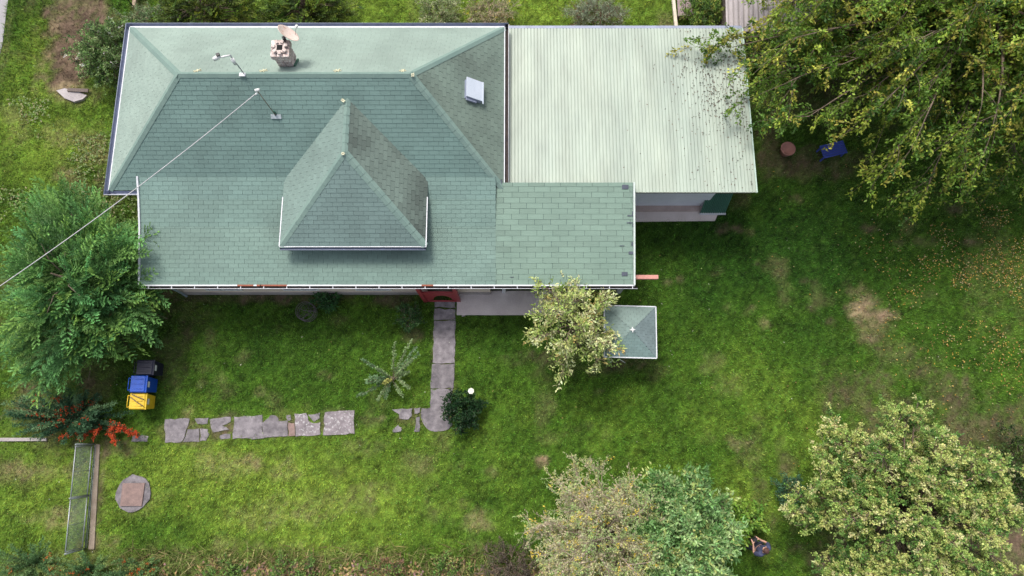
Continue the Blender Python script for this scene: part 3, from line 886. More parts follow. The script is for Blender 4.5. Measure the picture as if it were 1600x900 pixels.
# roof masts
m1 = thing("roof_mast", "short grey mast on the ridge carrying two white camera heads", "mast", (-8.5, RY, RZ))
top = Vector((0.0, 0.0, 1.12))
MB().tube([(0, 0, -.1), top], .02, 8).build("pole", M_galv, m1)
MB().box((-.05, -.03, .03), (.2, .12, .04)).build("base_plate", M_white, m1, bevel=.01)
MB().tube([top, top + Vector((-.2, -.06, .02)), top + Vector((-.36, -.09, 0))], .028, 6).build("arm", M_plasticw, m1)
c1_ = MB(); c1_.tube([top + Vector((-.30, -.05, .03)), top + Vector((-.42, -.10, .0)), top + Vector((-.5, -.13, -.02))], [.05, .07, .06], 10); c1_.build("camera_head", M_plasticw, m1)
MB().box(top + Vector((-.33, -.04, .09)), (.10, .09, .06), rz=.3).build("camera_bracket", M_black, m1)
MB().tube([top + Vector((.02, -.06, -.12)), top + Vector((.03, -.10, -.34))], [.06, .05], 10).build("camera_head", M_plasticw, m1)
m2b = Vector(at(432, 182, 4.43))
m2 = thing("service_mast", "thin rusty mast on the front slope holding the overhead cable", "mast", m2b)
mt = Vector((0, 0, 1.68))
MB().tube([(0, 0, -.05), mt], .013, 6).build("pole", mat("rusty_steel", (0.22, 0.19, 0.14), (0.14, 0.1, 0.07), 10, .8), m2)
MB().box((0, -.02, .03), (.34, .14, .03), M=Matrix.Rotation(math.atan(SL), 3, 'X')).build("base_plate", mat("pale_steel", (0.42, 0.47, 0.5), None, 6, .5), m2, bevel=.01)
MB().tube([(-.01, .05, .1), (-.01, .07, .27)], [.05, .02], 8).build("collar", M_greenmetal, m2)
ih = MB(); ih.tube([mt + Vector((-.08, .02, 0)), mt + Vector((.06, .04, .02))], [.045, .05], 8); ih.tube([mt + Vector((-.02, -.03, -.04)), mt + Vector((-.1, -.08, -.08))], .03, 6)
ih.build("insulator", M_plasticw, m2)
A = m2b + mt + Vector((-.08, -.06, -.05)); B = at(-420, 705, 6.6)
Bw = Vector((B.x, B.y, 6.4))
pts = []
for i in range(41):
    t = i / 40; p = A.lerp(Bw, t); p.z -= 1.1 * 4 * t * (1 - t) * .55
    pts.append(p)
cb = MB().tube(pts, .013, 5).build("overhead_cable", mat("cable_sheath", (0.60, 0.58, 0.60), None, 5, .6))
tag(cb, "pale overhead cable sagging from the roof mast across the conifer", "cable")
# the pole that carries its other end, out of view
up_ = thing("utility_pole", "wooden utility pole at the far end of the overhead cable beyond the conifer", "utility pole", (Bw.x, Bw.y, 0))
MB().tube([(0, 0, -.2), (0, 0, 7.0)], [.14, .10], 10).build("pole", M_darkwood, up_)
MB().tube([(0, 0, 6.4), (.12, .05, 6.42)], .03, 6).build("insulator", M_plasticw, up_)

# red porch gate
rg = thing("porch_gate", "dark red wooden gate frame with arched opening where the slab path meets the porch", "gate", (0, 0, 0))
for x in (-3.22, -1.98):
    MB().box((x, 4.83, 1.13), (.13, .13, 2.26)).build("gate_post", M_red, rg, bevel=.008)
W2 = 1.11
aw = MB(); ysl = 4.83
arch = [(-W2 / 2, .0), (-W2 / 2, 1.5), (-.2, 1.56), (0, 1.58), (.2, 1.56), (W2 / 2, 1.5), (W2 / 2, .0), (W2 / 2 - .12, .0)]
inner = [(.34 * math.cos(a) + .06, .25 + 0.75 * math.sin(a)) for a in [i / 10 * math.pi for i in range(11)]]
# board as quads from outer outline to arch
outer = [(W2 / 2, .0)] + [(W2 / 2, .4), (W2 / 2, .9), (W2 / 2, 1.5), (.27, 1.55), (0, 1.58), (-.27, 1.55), (-W2 / 2, 1.5), (-W2 / 2, .9), (-W2 / 2, .4)] + [(-W2 / 2, .0)]
vs = []
for yy in (ysl - .02, ysl + .02):
    for (x, z) in outer: vs.append((x - 2.6, yy, z + .06))
    for (x, z) in inner: vs.append((x - 2.6, yy, z + .06))
fs = []
for i in range(10):
    fs.append((i, i + 1, 11 + i + 1, 11 + i)); fs.append((22 + i + 1, 22 + i, 33 + i, 33 + i + 1))
    fs.append((11 + i, 11 + i + 1, 33 + i + 1, 33 + i)); fs.append((i + 1, i, 22 + i, 22 + i + 1))
aw.add(vs, fs); aw.build("arched_board", M_red, rg)
MB().box((-2.6, 4.80, .09), (1.2, .05, .06)).build("sill_board", M_red, rg)

# timber end sticking out past the porch
tb = MB().box((4.55, 5.27, 1.98), (1.0, .14, .14)).build("timber_beam", M_pinkwood, None, bevel=.01)
tag(tb, "pinkish squared timber sticking out past the right end of the porch roof", "timber")

# ================================================================== METAL ROOFED ANNEX
ann = thing("annex", "flat roofed annex covered in pale green corrugated metal beside the house", "outbuilding", (0, 0, 0))
AX0, AX1, AY0, AY1, AZ0, AZ1 = -0.12, 8.37, 8.06, 14.42, 2.78, 2.62
nsx = 8; shw = (AX1 - AX0) / nsx; ribs = 9; pitch = shw / ribs
def roof_sheet_mesh(L, nm):
    vs = []; fs = []
    prof = []
    for r in range(ribs):
        x = r * pitch
        prof += [(x, .03), (x + pitch * .70, .03), (x + pitch * .77, .004), (x + pitch * .88, .004)]
    prof.append((shw, .03))
    n = len(prof)
    for y in (0, L):
        for x, z in prof: vs.append((x, y, z))
    fs = [(i, i + 1, n + i + 1, n + i) for i in range(n - 1)]
    me = bpy.data.meshes.new(nm); me.from_pydata(vs, [], fs); me.materials.append(M_metalroof); return me
slope = math.atan2(AZ1 - AZ0, AY1 - AY0)
lapy = 11.15
meA = roof_sheet_mesh((lapy + .1 - AY0), "roof_sheet"); meB = roof_sheet_mesh((AY1 - lapy), "roof_sheet")
for i in range(nsx):
    for me, y0, dz in ((meA, AY0, .006), (meB, lapy, 0)):
        o = bpy.data.objects.new("roof_sheet", me); o.parent = ann
        o.location = (AX0 + i * shw, y0, AZ0 + (y0 - AY0) * math.tan(slope) + dz * 2.5 + (i % 2) * .002)
        o.rotation_euler = (slope, 0, 0)
        COL.objects.link(o)
MB().box((AX0 + 4.1, 11.35, 1.22), (8.0, 5.3, 2.5)).build("wall", M_wall, ann)
sl_ = MB(); sl_.box((4.2, 11.2, 2.52), (8.2, 6.1, .08)); sl_.build("purlins", M_darkwood, ann)
bar("gutter", (AX0, AY1 + .06, AZ1 - .02), (AX1, AY1 + .06, AZ1 - .02), .11, .08, M_gutter, ann)
bar("verge_strip", (AX1 + .02, AY0, AZ0 + .02), (AX1 + .02, AY1, AZ1 + .02), .05, .05, mat("aqua_trim", (0.42, 0.54, 0.47), None, 5, .5), ann)
# garage door strip, plinth apron and slanting green sheet below the south eave
MB().box((5.9, 8.56, 1.1), (3.0, .08, 2.1)).build("door", mat("door_white", (0.70, 0.72, 0.80), (0.6, 0.62, 0.7), 2, .5), ann)
apn = MB(); apn.prism([(3.6, 7.88), (7.75, 7.93), (7.95, 8.35), (7.95, 8.62), (3.6, 8.62)], -.05, .05, .006); apn.build("apron", mat("pale_concrete", (0.62, 0.55, 0.53), (0.52, 0.45, 0.43), 1.5, .95, spot=(.25, .2, .18), spot_amt=.34), ann)
KEEP_OUT.append([(3.6, 7.95), (7.8, 7.98), (7.95, 8.62), (3.6, 8.62)])
MB().prism([(3.6, 8.28), (7.2, 8.3), (7.2, 8.62), (3.6, 8.62)], .05, .09, .004).build("door_sill", mat("sill_concrete", (0.48, 0.38, 0.35), None, 2, .95), ann)
vs = []; nrib = 14
pa, pb = Vector((7.18, 8.22, .10)), Vector((8.14, 8.22, .10))
for k in range(nrib * 4 + 1):
    t = k / (nrib * 4); z = (.0, .02, .02, .0)[k % 4]
    p = pa.lerp(pb, t); q = p + Vector((.06, .55, 1.1))
    off = Vector((0, -.9, .45)).normalized() * z
    vs += [p + off, q + off]
MB().add(vs, [(2 * i, 2 * i + 2, 2 * i + 3, 2 * i + 1) for i in range(nrib * 4)]).build("sloping_sheet", M_greenmetal, ann)
MB().box((7.66, 8.19, .085), (1.0, .07, .05)).build("sheet_foot", M_white, ann)
rect_keep(-13.3, -.4, 5.15, 14.0); rect_keep(0, 8.1, 8.7, 14.0)
rect_keep(-.8, 4.4, 5.0, 8.7)

# shed roof of wavy fibre cement beyond the annex
shd = thing("shed", "low shed with weathered grey corrugated fibre cement roof half hidden by the big tree", "shed", (0, 0, 0))
def wavy(L, w, nm, waves=6, amp=.028):
    vs = []; n = waves * 6 + 1
    for y in (0, L):
        for k in range(n): vs.append((k / (n - 1) * w, y, amp * math.sin(k / 6 * 2 * math.pi)))
    me = bpy.data.meshes.new(nm); me.from_pydata(vs, [], [(i, i + 1, n + i + 1, n + i) for i in range(n - 1)])
    me.polygons.foreach_set('use_smooth', [True] * (n - 1)); me.materials.append(M_fibre); return me
me = wavy(1.25, 0.95, "roof_sheet", 5)
s0 = at(1135, 62, 2.2)
for r in range(4):
    for c in range(5):
        o = bpy.data.objects.new("roof_sheet", me); o.parent = shd
        o.location = (s0.x + .05 + c * .93, 14.62 + r * 1.15, 2.1 + r * .16 - (r % 2) * .0); o.rotation_euler = (R(8), 0, 0)
        COL.objects.link(o)
MB().box((s0.x + 2.4, 16.9, 1.0), (4.4, 4.2, 2.0)).build("wall", M_darkwood, shd)

# ================================================================== FOLIAGE GENERATORS
def palette_pick(pal, n, rs):
    w = np.array([p[1] for p in pal], float); w /= w.sum()
    i = rs.choice(len(pal), n, p=w)
    return np.array([p[0] for p in pal])[i]
def bez(p0, p1, p2, n):
    t = np.linspace(0, 1, n)[:, None]
    return (1 - t) ** 2 * p0 + 2 * t * (1 - t) * p1 + t * t * p2

def tree(name, label, cat, C, Rr, base=None, n_limb=26, n_sub=6, n_tw=8, k=26, leaf=(.09, .045), pal=None, tip=None, tip_p=.15, droop=.3,
         twl=(.3, .6), bark=None, seed=1, group=None, trunk_r=.16, low=-.25, spread=.6, flat=.55, twig_r=.006, twig_every=1, dir0=None, cluster=0.0, limb_parts=True, tops=None, f_lo=.35, slen_=(.18, .40), skip=None, reach=(.62, .98)):
    rs = np.random.default_rng(seed)
    C = np.array(C, float); Rr = np.array(Rr, float)
    if base is None: base = (C[0], C[1])
    b0 = np.array([base[0], base[1], 0.0])
    t = thing(name, label, cat, tuple(b0), 0, group)
    Cl = C - b0
    bark = bark or M_bark
    fork = Cl * np.array([.8, .8, 0]) + np.array([0, 0, max(.15, Cl[2] - Rr[2] * .55)])
    tm = MB()
    topp = Cl + np.array([0, 0, Rr[2] * .25])
    tm.tube([(0, 0, -.1), tuple(fork * .5 + rs.normal(0, .04, 3)), tuple(fork), tuple((fork + topp) / 2), tuple(topp)], [trunk_r * 1.25, trunk_r, trunk_r * .85, trunk_r * .5, trunk_r * .2], 9)
    tm.build("trunk", bark, t)
    P = []; D = []; CC = []
    tw = MB(); limbs = MB()
    for i in range(n_limb):
        ga = i * 2.39996 + rs.uniform(-.3, .3)
        el = low + (1 - low) * ((i + .5) / n_limb) ** .85
        el = min(.97, el)
        r = math.sqrt(max(0, 1 - el * el))
        d = np.array([r * math.cos(ga), r * math.sin(ga), el])
        if tops is not None: d = np.array(tops[i % len(tops)]) 
        tgt = Cl + d * Rr * rs.uniform(*reach)
        if skip is not None and skip(tgt + b0, i): continue
        st = fork + (topp - fork) * rs.uniform(0, .8)
        midp = (st + tgt) / 2 + np.array([0, 0, Rr[2] * .25 * rs.uniform(.5, 1.2)])
        lp = bez(st, midp, tgt, 7)
        lr = trunk_r * .32 * (1 - np.linspace(0, .85, 7))
        limbs_mb = MB().tube([tuple(q) for q in lp], list(lr), 5)
        if limb_parts: limbs_mb.build("limb", bark, t)
        else: limbs.add(limbs_mb.v, limbs_mb.f, True)
        ld = nrm(lp[-1] - lp[3])
        for j in range(n_sub):
            f = rs.uniform(f_lo, 1.0) if j else 1.0
            q = f * 6; qi = min(5, int(q)); o = lp[qi] + (lp[qi + 1] - lp[qi]) * (q - qi)
            sdv = nrm(ld * 1.0 + rs.normal(0, spread, 3) + (np.array(dir0) if dir0 is not None else 0))
            slen = Rr.mean() * rs.uniform(*slen_)
            e = o + sdv * slen + np.array([0, 0, -droop * slen * rs.uniform(.4, 1.3)])
            m = (o + e) / 2 + np.array([0, 0, .18 * slen])
            sp_ = bez(o, m, e, 5)
            tw.tube([tuple(x) for x in sp_], [twig_r * 2.6, twig_r * 2.2, twig_r * 1.8, twig_r * 1.4, twig_r], 4, False)
            scol = palette_pick(pal, 1, rs)[0]
            for w_ in range(n_tw):
                f2 = (w_ + rs.uniform(.2, 1)) / n_tw
                q = f2 * 4; qi = min(3, int(q)); oo = sp_[qi] + (sp_[qi + 1] - sp_[qi]) * (q - qi)
                tdv = nrm(nrm(sp_[-1] - sp_[0]) + rs.normal(0, .75, 3) + np.array([0, 0, .1 - droop * .5]))
                tl_ = rs.uniform(*twl)
                ee = oo + tdv * tl_ + np.array([0, 0, -droop * tl_ * .5])
                if (w_ % twig_every) == 0: tw.tube([tuple(oo), tuple((oo + ee) / 2 + [0, 0, .02]), tuple(ee)], [twig_r, twig_r * .8, twig_r * .5], 3, False)
                s = rs.random(k) ** (.7 if cluster == 0 else .35)
                pos = oo + (ee - oo) * s[:, None] + rs.normal(0, leaf[0] * .35, (k, 3))
                if cluster: pos = np.where(rs.random((k, 1)) < cluster, ee + rs.normal(0, leaf[0] * .5, (k, 3)), pos)
                dd = nrm(tdv + rs.normal(0, .8, (k, 3)) + np.array([0, 0, .25]))
                if tip is not None and rs.random() < tip_p:
                    c0 = np.array(tip[rs.integers(len(tip))])
                else:
                    c0 = scol if rs.random() < .6 else palette_pick(pal, 1, rs)[0]
                cc = c0[None, :] * rs.uniform(.7, 1.3, (k, 1)) * (1 + rs.normal(0, .06, (k, 3)))
                P.append(pos); D.append(dd); CC.append(cc)
    P = np.concatenate(P); D = np.concatenate(D); CC = np.clip(np.concatenate(CC), .005, .9)
    L = leaf[0] * rs.uniform(.6, 1.25, len(P)); Wd = leaf[1] * rs.uniform(.7, 1.2, len(P))
    P[:, 2] = np.maximum(P[:, 2], .03)
    leaves("crown", P, D, L, Wd, CC, t, flat, rs=rs)
    if not limb_parts: limbs.build("limbs", bark, t)
    tt = tw.build("twigs", bark, t); tt['kind'] = 'stuff'
    return t

def fronds(name, label, cat, C, Rr, n=300, seed=3, pal_in=(0.02, 0.055, 0.015), pal_tip=(0.16, 0.26, 0.04), flen=(.7, 1.2), up=.45, trunk_r=.15, steps=24, group=None, lean=0.0, fine=.022, sub=3, twk=1.0, cyl=False):
    """scale-leaved conifer: flat feathery sprays on a rounded cone"""
    rs = np.random.default_rng(seed)
    C = np.array(C, float); Rr = np.array(Rr, float)
    t = thing(name, label, cat, (C[0], C[1], 0), 0, group)
    H = C[2] + Rr[2]
    MB().tube([(0, 0, -.1), (0.03, 0, H * .4), (0, .02, H * .85)], [trunk_r, trunk_r * .7, trunk_r * .15], 8).build("trunk", M_bark, t)
    V = []; FA = []; K = []; nb_ = 0
    lim = MB()
    for i in range(n):
        ga = i * 2.39996 + rs.uniform(-.4, .4)
        u = (i + .5) / n
        el = -.15 + 1.13 * u ** .9
        el = min(el, .985)
        r = math.sqrt(max(0, 1 - el * el))
        d = np.array([r * math.cos(ga), r * math.sin(ga), el])
        lob = 1 + .16 * math.sin(3 * ga + 1.3) + .12 * math.sin(5 * ga + seed) * r
        end = np.array([0, 0, C[2]]) + d * Rr * rs.uniform(.68, 1.03) * lob
        L = rs.uniform(*flen)
        dirv = nrm(d * np.array([1, 1, .55]) * 1.0 + np.array([0, 0, up]) + rs.normal(0, .28, 3))
        st = end - dirv * L
        if i % 3 == 0: lim.tube([(0, 0, max(.1, st[2] * .7)), tuple(st * .5 + np.array([0, 0, st[2] * .45])), tuple(st)], [.03, .02, .01], 4, False)
        side = nrm(np.cross(dirv, np.array([0, 0, 1.]) + rs.normal(0, .4, 3)))
        nn = np.cross(side, dirv)
        bright = rs.uniform(.45, 1.35); warm = rs.random()
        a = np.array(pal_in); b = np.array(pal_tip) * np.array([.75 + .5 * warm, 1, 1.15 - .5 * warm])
        na = 9                                     # side sprays per frond
        sa = np.linspace(.06, .97, na)
        for sg in (-1, 1):
            ax = st + dirv * (sa * L)[:, None] + nn * (-.16 * L * sa ** 2)[:, None]
            td = nrm(dirv + side * sg * .62 + rs.normal(0, .10, (na, 3)))
            tl_ = L * (.42 - .30 * sa) * rs.uniform(.75, 1.2, na)
            m = steps
            f = np.linspace(.1, 1, m)
            p = (ax[:, None, :] + td[:, None, :] * (tl_[:, None] * f[None])[..., None]).reshape(-1, 3)
            tdr = np.repeat(td, m, 0); n2 = np.cross(tdr, nn[None]); 
            alt = np.tile(np.where(np.arange(m) % 2 == 0, 1., -1.), na)[:, None]
            dd = nrm(tdr + n2 * alt * .55 + rs.normal(0, .16, (na * m, 3)))
            lf = np.repeat(tl_, m) * np.tile(.30 - .14 * f, na) + .02
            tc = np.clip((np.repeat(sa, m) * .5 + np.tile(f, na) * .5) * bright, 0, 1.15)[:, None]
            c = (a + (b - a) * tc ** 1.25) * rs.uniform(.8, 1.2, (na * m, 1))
            v, f_a, cc = leaf_arrays(p, dd, lf, fine * rs.uniform(.8, 1.3, na * m), c, .6, .05, rs)
            V.append(v); FA.append(f_a + nb_); K.append(cc); nb_ += len(v)
    V = np.concatenate(V); V[:, 2] = np.maximum(V[:, 2], .02)
    colour_mesh("crown", V, np.concatenate(FA), np.clip(np.concatenate(K), .004, .8), LEAF, t)
    lo = lim.build("limbs", M_bark, t)
    return t
# ------------------------------------------------------------------ TREES
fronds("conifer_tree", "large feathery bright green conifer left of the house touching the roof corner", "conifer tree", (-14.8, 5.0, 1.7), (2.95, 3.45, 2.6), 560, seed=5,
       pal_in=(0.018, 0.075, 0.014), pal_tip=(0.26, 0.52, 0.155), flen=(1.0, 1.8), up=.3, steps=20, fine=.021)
fronds("hedge_conifer", "dark thuja behind the left half of the far eave next to the garden post", "conifer shrub", (-11.9, 16.1, 1.1), (2.2, 1.7, 1.7), 300, seed=8, group="dark conifers behind the house",
       pal_in=(0.008, 0.02, 0.006), pal_tip=(0.22, 0.32, 0.04), flen=(.5, .9), steps=7, fine=.034)
fronds("hedge_conifer", "dark thuja behind the far eave nearest to the satellite dish", "conifer shrub", (-8.1, 16.2, 1.0), (1.9, 1.7, 1.6), 300, seed=9, group="dark conifers behind the house",
       pal_in=(0.008, 0.02, 0.006), pal_tip=(0.19, 0.30, 0.035), flen=(.5, .9), steps=7, fine=.034)

tree("deciduous_tree", "huge green tree with long drooping branches overhanging the metal roof", "tree", (16.3, 14.5, 3.7), (9.1, 6.7, 4.6), n_limb=230, n_sub=10, n_tw=8, k=23, reach=(.55, 1.0), skip=lambda p, i: (p[0] > 19.5 or p[1] > 18.0) and i % 5 > 0,
     leaf=(.135, .065), pal=[((.09, .18, .020), 3.2), ((.155, .26, .030), 3.4), ((.25, .32, .038), 2.6), ((.33, .32, .05), 1.2), ((.045, .11, .015), 1.2)],
     tip=[(.46, .60, .09), (.40, .54, .08), (.50, .52, .09)], tip_p=.06, droop=.6, twl=(.35, .75), seed=11, trunk_r=.26, low=-.15, spread=.5, twig_r=.0045, bark=M_bark, slen_=(.14, .26))
tree("fruit_tree", "yellowish green fruit tree leaning over the porch gutter and small pyramid roof", "tree", tuple(at(893, 506, 2.3)), (1.55, 1.65, 1.35), base=(2.6, 3.3), n_limb=24, n_sub=5, n_tw=5, k=11,
     leaf=(.13, .055), pal=[((.50, .56, .20), 4), ((.62, .64, .34), 3), ((.32, .42, .11), 3), ((.13, .2, .04), 1.2), ((.55, .44, .16), .8)], droop=.25, twl=(.22, .42), seed=21, trunk_r=.08, low=-.35, bark=M_bark, spread=.7)
tree("blossom_tree", "broad pale yellow green tree at the lower right of the garden", "tree", tuple(at(1410, 795, 2.5)), (3.6, 3.15, 2.3), n_limb=115, n_sub=8, n_tw=7, k=23, reach=(.55, .98),
     leaf=(.075, .05), pal=[((.50, .54, .18), 4), ((.34, .45, .12), 4), ((.18, .31, .07), 3), ((.62, .61, .29), 1.8), ((.09, .19, .04), 2.2)], droop=.0, twl=(.12, .3), seed=31, trunk_r=.2, low=-.45, spread=.9, cluster=.55, bark=M_bark, f_lo=.75, slen_=(.08, .2))
tree("withering_tree", "half bare beige tree with small yellow leaves at the bottom edge", "tree", tuple(at(940, 840, 2.2)), (2.2, 2.25, 1.8), n_limb=44, n_sub=11, n_tw=8, k=13,
     leaf=(.068, .036), pal=[((.50, .50, .27), 4), ((.54, .52, .2), 2), ((.34, .46, .17), 4.6), ((.50, .43, .3), 1.6)], tip=[(.70, .55, .08)], tip_p=.08, droop=.1, twl=(.22, .45), seed=41, trunk_r=.12, low=-.45, bark=mat("beige_bark", (0.42, 0.34, 0.27), (0.3, 0.24, 0.19), 8, .9), spread=.7, twig_r=.0055)
tree("greygreen_tree", "grey green broadleaf tree with rosette leaves, right of the half bare beige tree", "tree", tuple(at(1058, 850, 1.9)), (1.85, 2.3, 1.6), n_limb=56, n_sub=9, n_tw=7, k=15,
     leaf=(.16, .062), pal=[((.22, .38, .14), 4), ((.36, .50, .21), 3), ((.12, .25, .07), 3.4), ((.44, .52, .17), 1.2)], droop=.1, twl=(.12, .3), seed=51, trunk_r=.12, low=-.45, cluster=.9, spread=.8, f_lo=.6, slen_=(.12, .26))
tree("dark_round_bush", "round dark green bush with one white rose at the end of the slab path", "bush", tuple(at(724, 640, .45)), (.66, .66, .5), n_limb=26, n_sub=5, n_tw=5, k=12,
     leaf=(.085, .045), pal=[((.012, .045, .014), 4), ((.02, .065, .018), 3), ((.05, .12, .025), 1)], droop=.1, twl=(.1, .2), seed=61, trunk_r=.04, low=-.3, limb_parts=False, twig_r=.003)
rose = thing("white_rose", "single white rose bloom standing above the round dark bush", "flower", at(736, 611, .85))
for rr, nn_, zz in ((.11, 7, 0), (.075, 6, .02), (.04, 5, .035)):
    for i in range(nn_):
        a = i / nn_ * 6.28 + rr * 30
        MB().add([(0, 0, zz), (rr * math.cos(a - .5) * .9, rr * math.sin(a - .5) * .9, zz + .03), (rr * math.cos(a), rr * math.sin(a), zz + .035), (rr * math.cos(a + .5) * .9, rr * math.sin(a + .5) * .9, zz + .03)], [(0, 1, 2, 3)]).build("petal", mat("petal_white", (0.80, 0.79, 0.70), None, 9, .6), rose)
MB().tube([(0, 0, 0), (-.02, -.1, -.5)], .006, 4).build("stem", M_greenmetal, rose)
tree("lime_shrub", "small bright lime green shrub right of the grey green tree near the person", "shrub", tuple(at(1158, 815, .5)), (.72, .72, .45), n_limb=16, n_sub=4, n_tw=4, k=9,
     leaf=(.13, .09), pal=[((.22, .36, .05), 3), ((.13, .27, .04), 3), ((.3, .40, .07), 1)], droop=.1, twl=(.1, .25), seed=63, trunk_r=.03, low=-.1, limb_parts=False, twig_r=.004)
# bushes north of the house
PALB = [((.18, .32, .09), 3), ((.30, .42, .17), 2), ((.08, .15, .04), 3), ((.04, .08, .03), 1.5)]
tree("flowering_bush", "leafy bush with white flowers at the top left corner of the roof", "bush", tuple(at(172, 85, .8)), (1.35, 1.45, 1.0), n_limb=34, n_sub=6, n_tw=6, k=12, leaf=(.075, .045), pal=PALB, tip=[(.75, .75, .68)], tip_p=.025, droop=.15, twl=(.15, .3), seed=71, trunk_r=.05, limb_parts=False, twig_r=.004)
tree("garden_bush", "grey green bush behind the far gutter between the corner and the dark thuja", "bush", tuple(at(240, 34, .7)), (1.3, .7, .6), n_limb=24, n_sub=5, n_tw=5, k=10, leaf=(.06, .035), pal=[((.22, .31, .15), 3), ((.14, .23, .09), 3), ((.32, .34, .18), 1)], twl=(.12, .25), seed=72, trunk_r=.04, limb_parts=False, twig_r=.004)
tree("garden_bush", "round pale green bush behind the far gutter left of the dried flower clump", "bush", tuple(at(690, 24, .6)), (.85, .8, .7), n_limb=24, n_sub=5, n_tw=5, k=10, leaf=(.06, .035), pal=[((.34, .40, .20), 3), ((.20, .28, .10), 3), ((.44, .46, .26), 1)], twl=(.12, .22), seed=73, trunk_r=.04, limb_parts=False, twig_r=.004)
tree("dried_flower_clump", "beige clump of dried flowers behind the far right corner of the shingle roof", "plant", tuple(at(765, 20, .45)), (1.1, .75, .4), n_limb=24, n_sub=5, n_tw=5, k=8, leaf=(.06, .03), pal=[((.50, .42, .26), 3), ((.26, .32, .11), 3), ((.60, .54, .34), 1)], tip=[(.6, .5, .05)], tip_p=.05, twl=(.12, .3), seed=74, trunk_r=.03, limb_parts=False, twig_r=.005, bark=M_barkpale)
tree("lavender_bush", "long low silvery lavender bush behind the metal roof, brown at its base", "bush", tuple(at(930, 27, .45)), (1.15, .55, .5), n_limb=36, n_sub=5, n_tw=6, k=9, leaf=(.08, .018), pal=[((.36, .42, .30), 3), ((.25, .31, .19), 3), ((.22, .11, .07), 1.2)], droop=-.3, twl=(.15, .3), seed=75, trunk_r=.03, limb_parts=False, twig_r=.004)
tree("garden_bush", "bright green bush between the weathered wooden trough and the shed roof", "bush", tuple(at(1108, 22, .9)), (.95, 1.0, .8), n_limb=26, n_sub=6, n_tw=6, k=12, leaf=(.08, .045), pal=[((.18, .30, .05), 3), ((.34, .40, .08), 2), ((.07, .15, .03), 2)], twl=(.15, .3), seed=76, trunk_r=.04, limb_parts=False, twig_r=.004)
tree("rose_bush", "small rose bush with white flowers left of the slab path near the porch", "bush", tuple(at(640, 495, .4)), (.45, .5, .4), n_limb=14, n_sub=4, n_tw=4, k=7, leaf=(.07, .04), pal=[((.03, .09, .025), 3), ((.06, .14, .04), 2), ((.10, .20, .06), 1)], tip=[(.8, .8, .75)], tip_p=.01, twl=(.1, .22), seed=77, trunk_r=.02, limb_parts=False, twig_r=.003)
tree("garden_plant", "leafy green plant against the front wall right of the round wire cage", "plant", tuple(at(510, 470, .3)), (.48, .32, .3), n_limb=12, n_sub=4, n_tw=4, k=7, leaf=(.09, .05), pal=[((.03, .10, .03), 3), ((.05, .15, .04), 2)], twl=(.1, .2), seed=78, trunk_r=.02, limb_parts=False, twig_r=.003)
tree("dark_shrub", "dark brownish shrub at the bottom edge left of the half bare tree", "shrub", tuple(at(795, 885, .6)), (.95, .95, .6), n_limb=26, n_sub=5, n_tw=5, k=9, leaf=(.05, .03), pal=[((.09, .075, .06), 3), ((.15, .12, .09), 2), ((.08, .12, .03), 2)], twl=(.12, .25), seed=79, trunk_r=.03, limb_parts=False, twig_r=.005)
tree("garden_shrub", "blue green shrub peeping out at the left edge of the pale blossom tree", "shrub", tuple(at(1235, 770, .5)), (.5, .55, .4), n_limb=12, n_sub=4, n_tw=4, k=8, leaf=(.10, .04), pal=[((.06, .15, .08), 3), ((.04, .10, .05), 2)], twl=(.1, .2), seed=80, trunk_r=.02, limb_parts=False, twig_r=.003)
tree("undergrowth_bush", "dark green bush at the right edge beside the pale yellow green tree", "bush", tuple(at(1585, 735, .6)), (1.0, 1.5, .7), n_limb=26, n_sub=5, n_tw=5, k=10, leaf=(.08, .05), pal=[((.05, .10, .02), 3), ((.03, .06, .015), 3), ((.10, .15, .03), 1)], twl=(.12, .25), seed=81, trunk_r=.03, limb_parts=False, twig_r=.004)

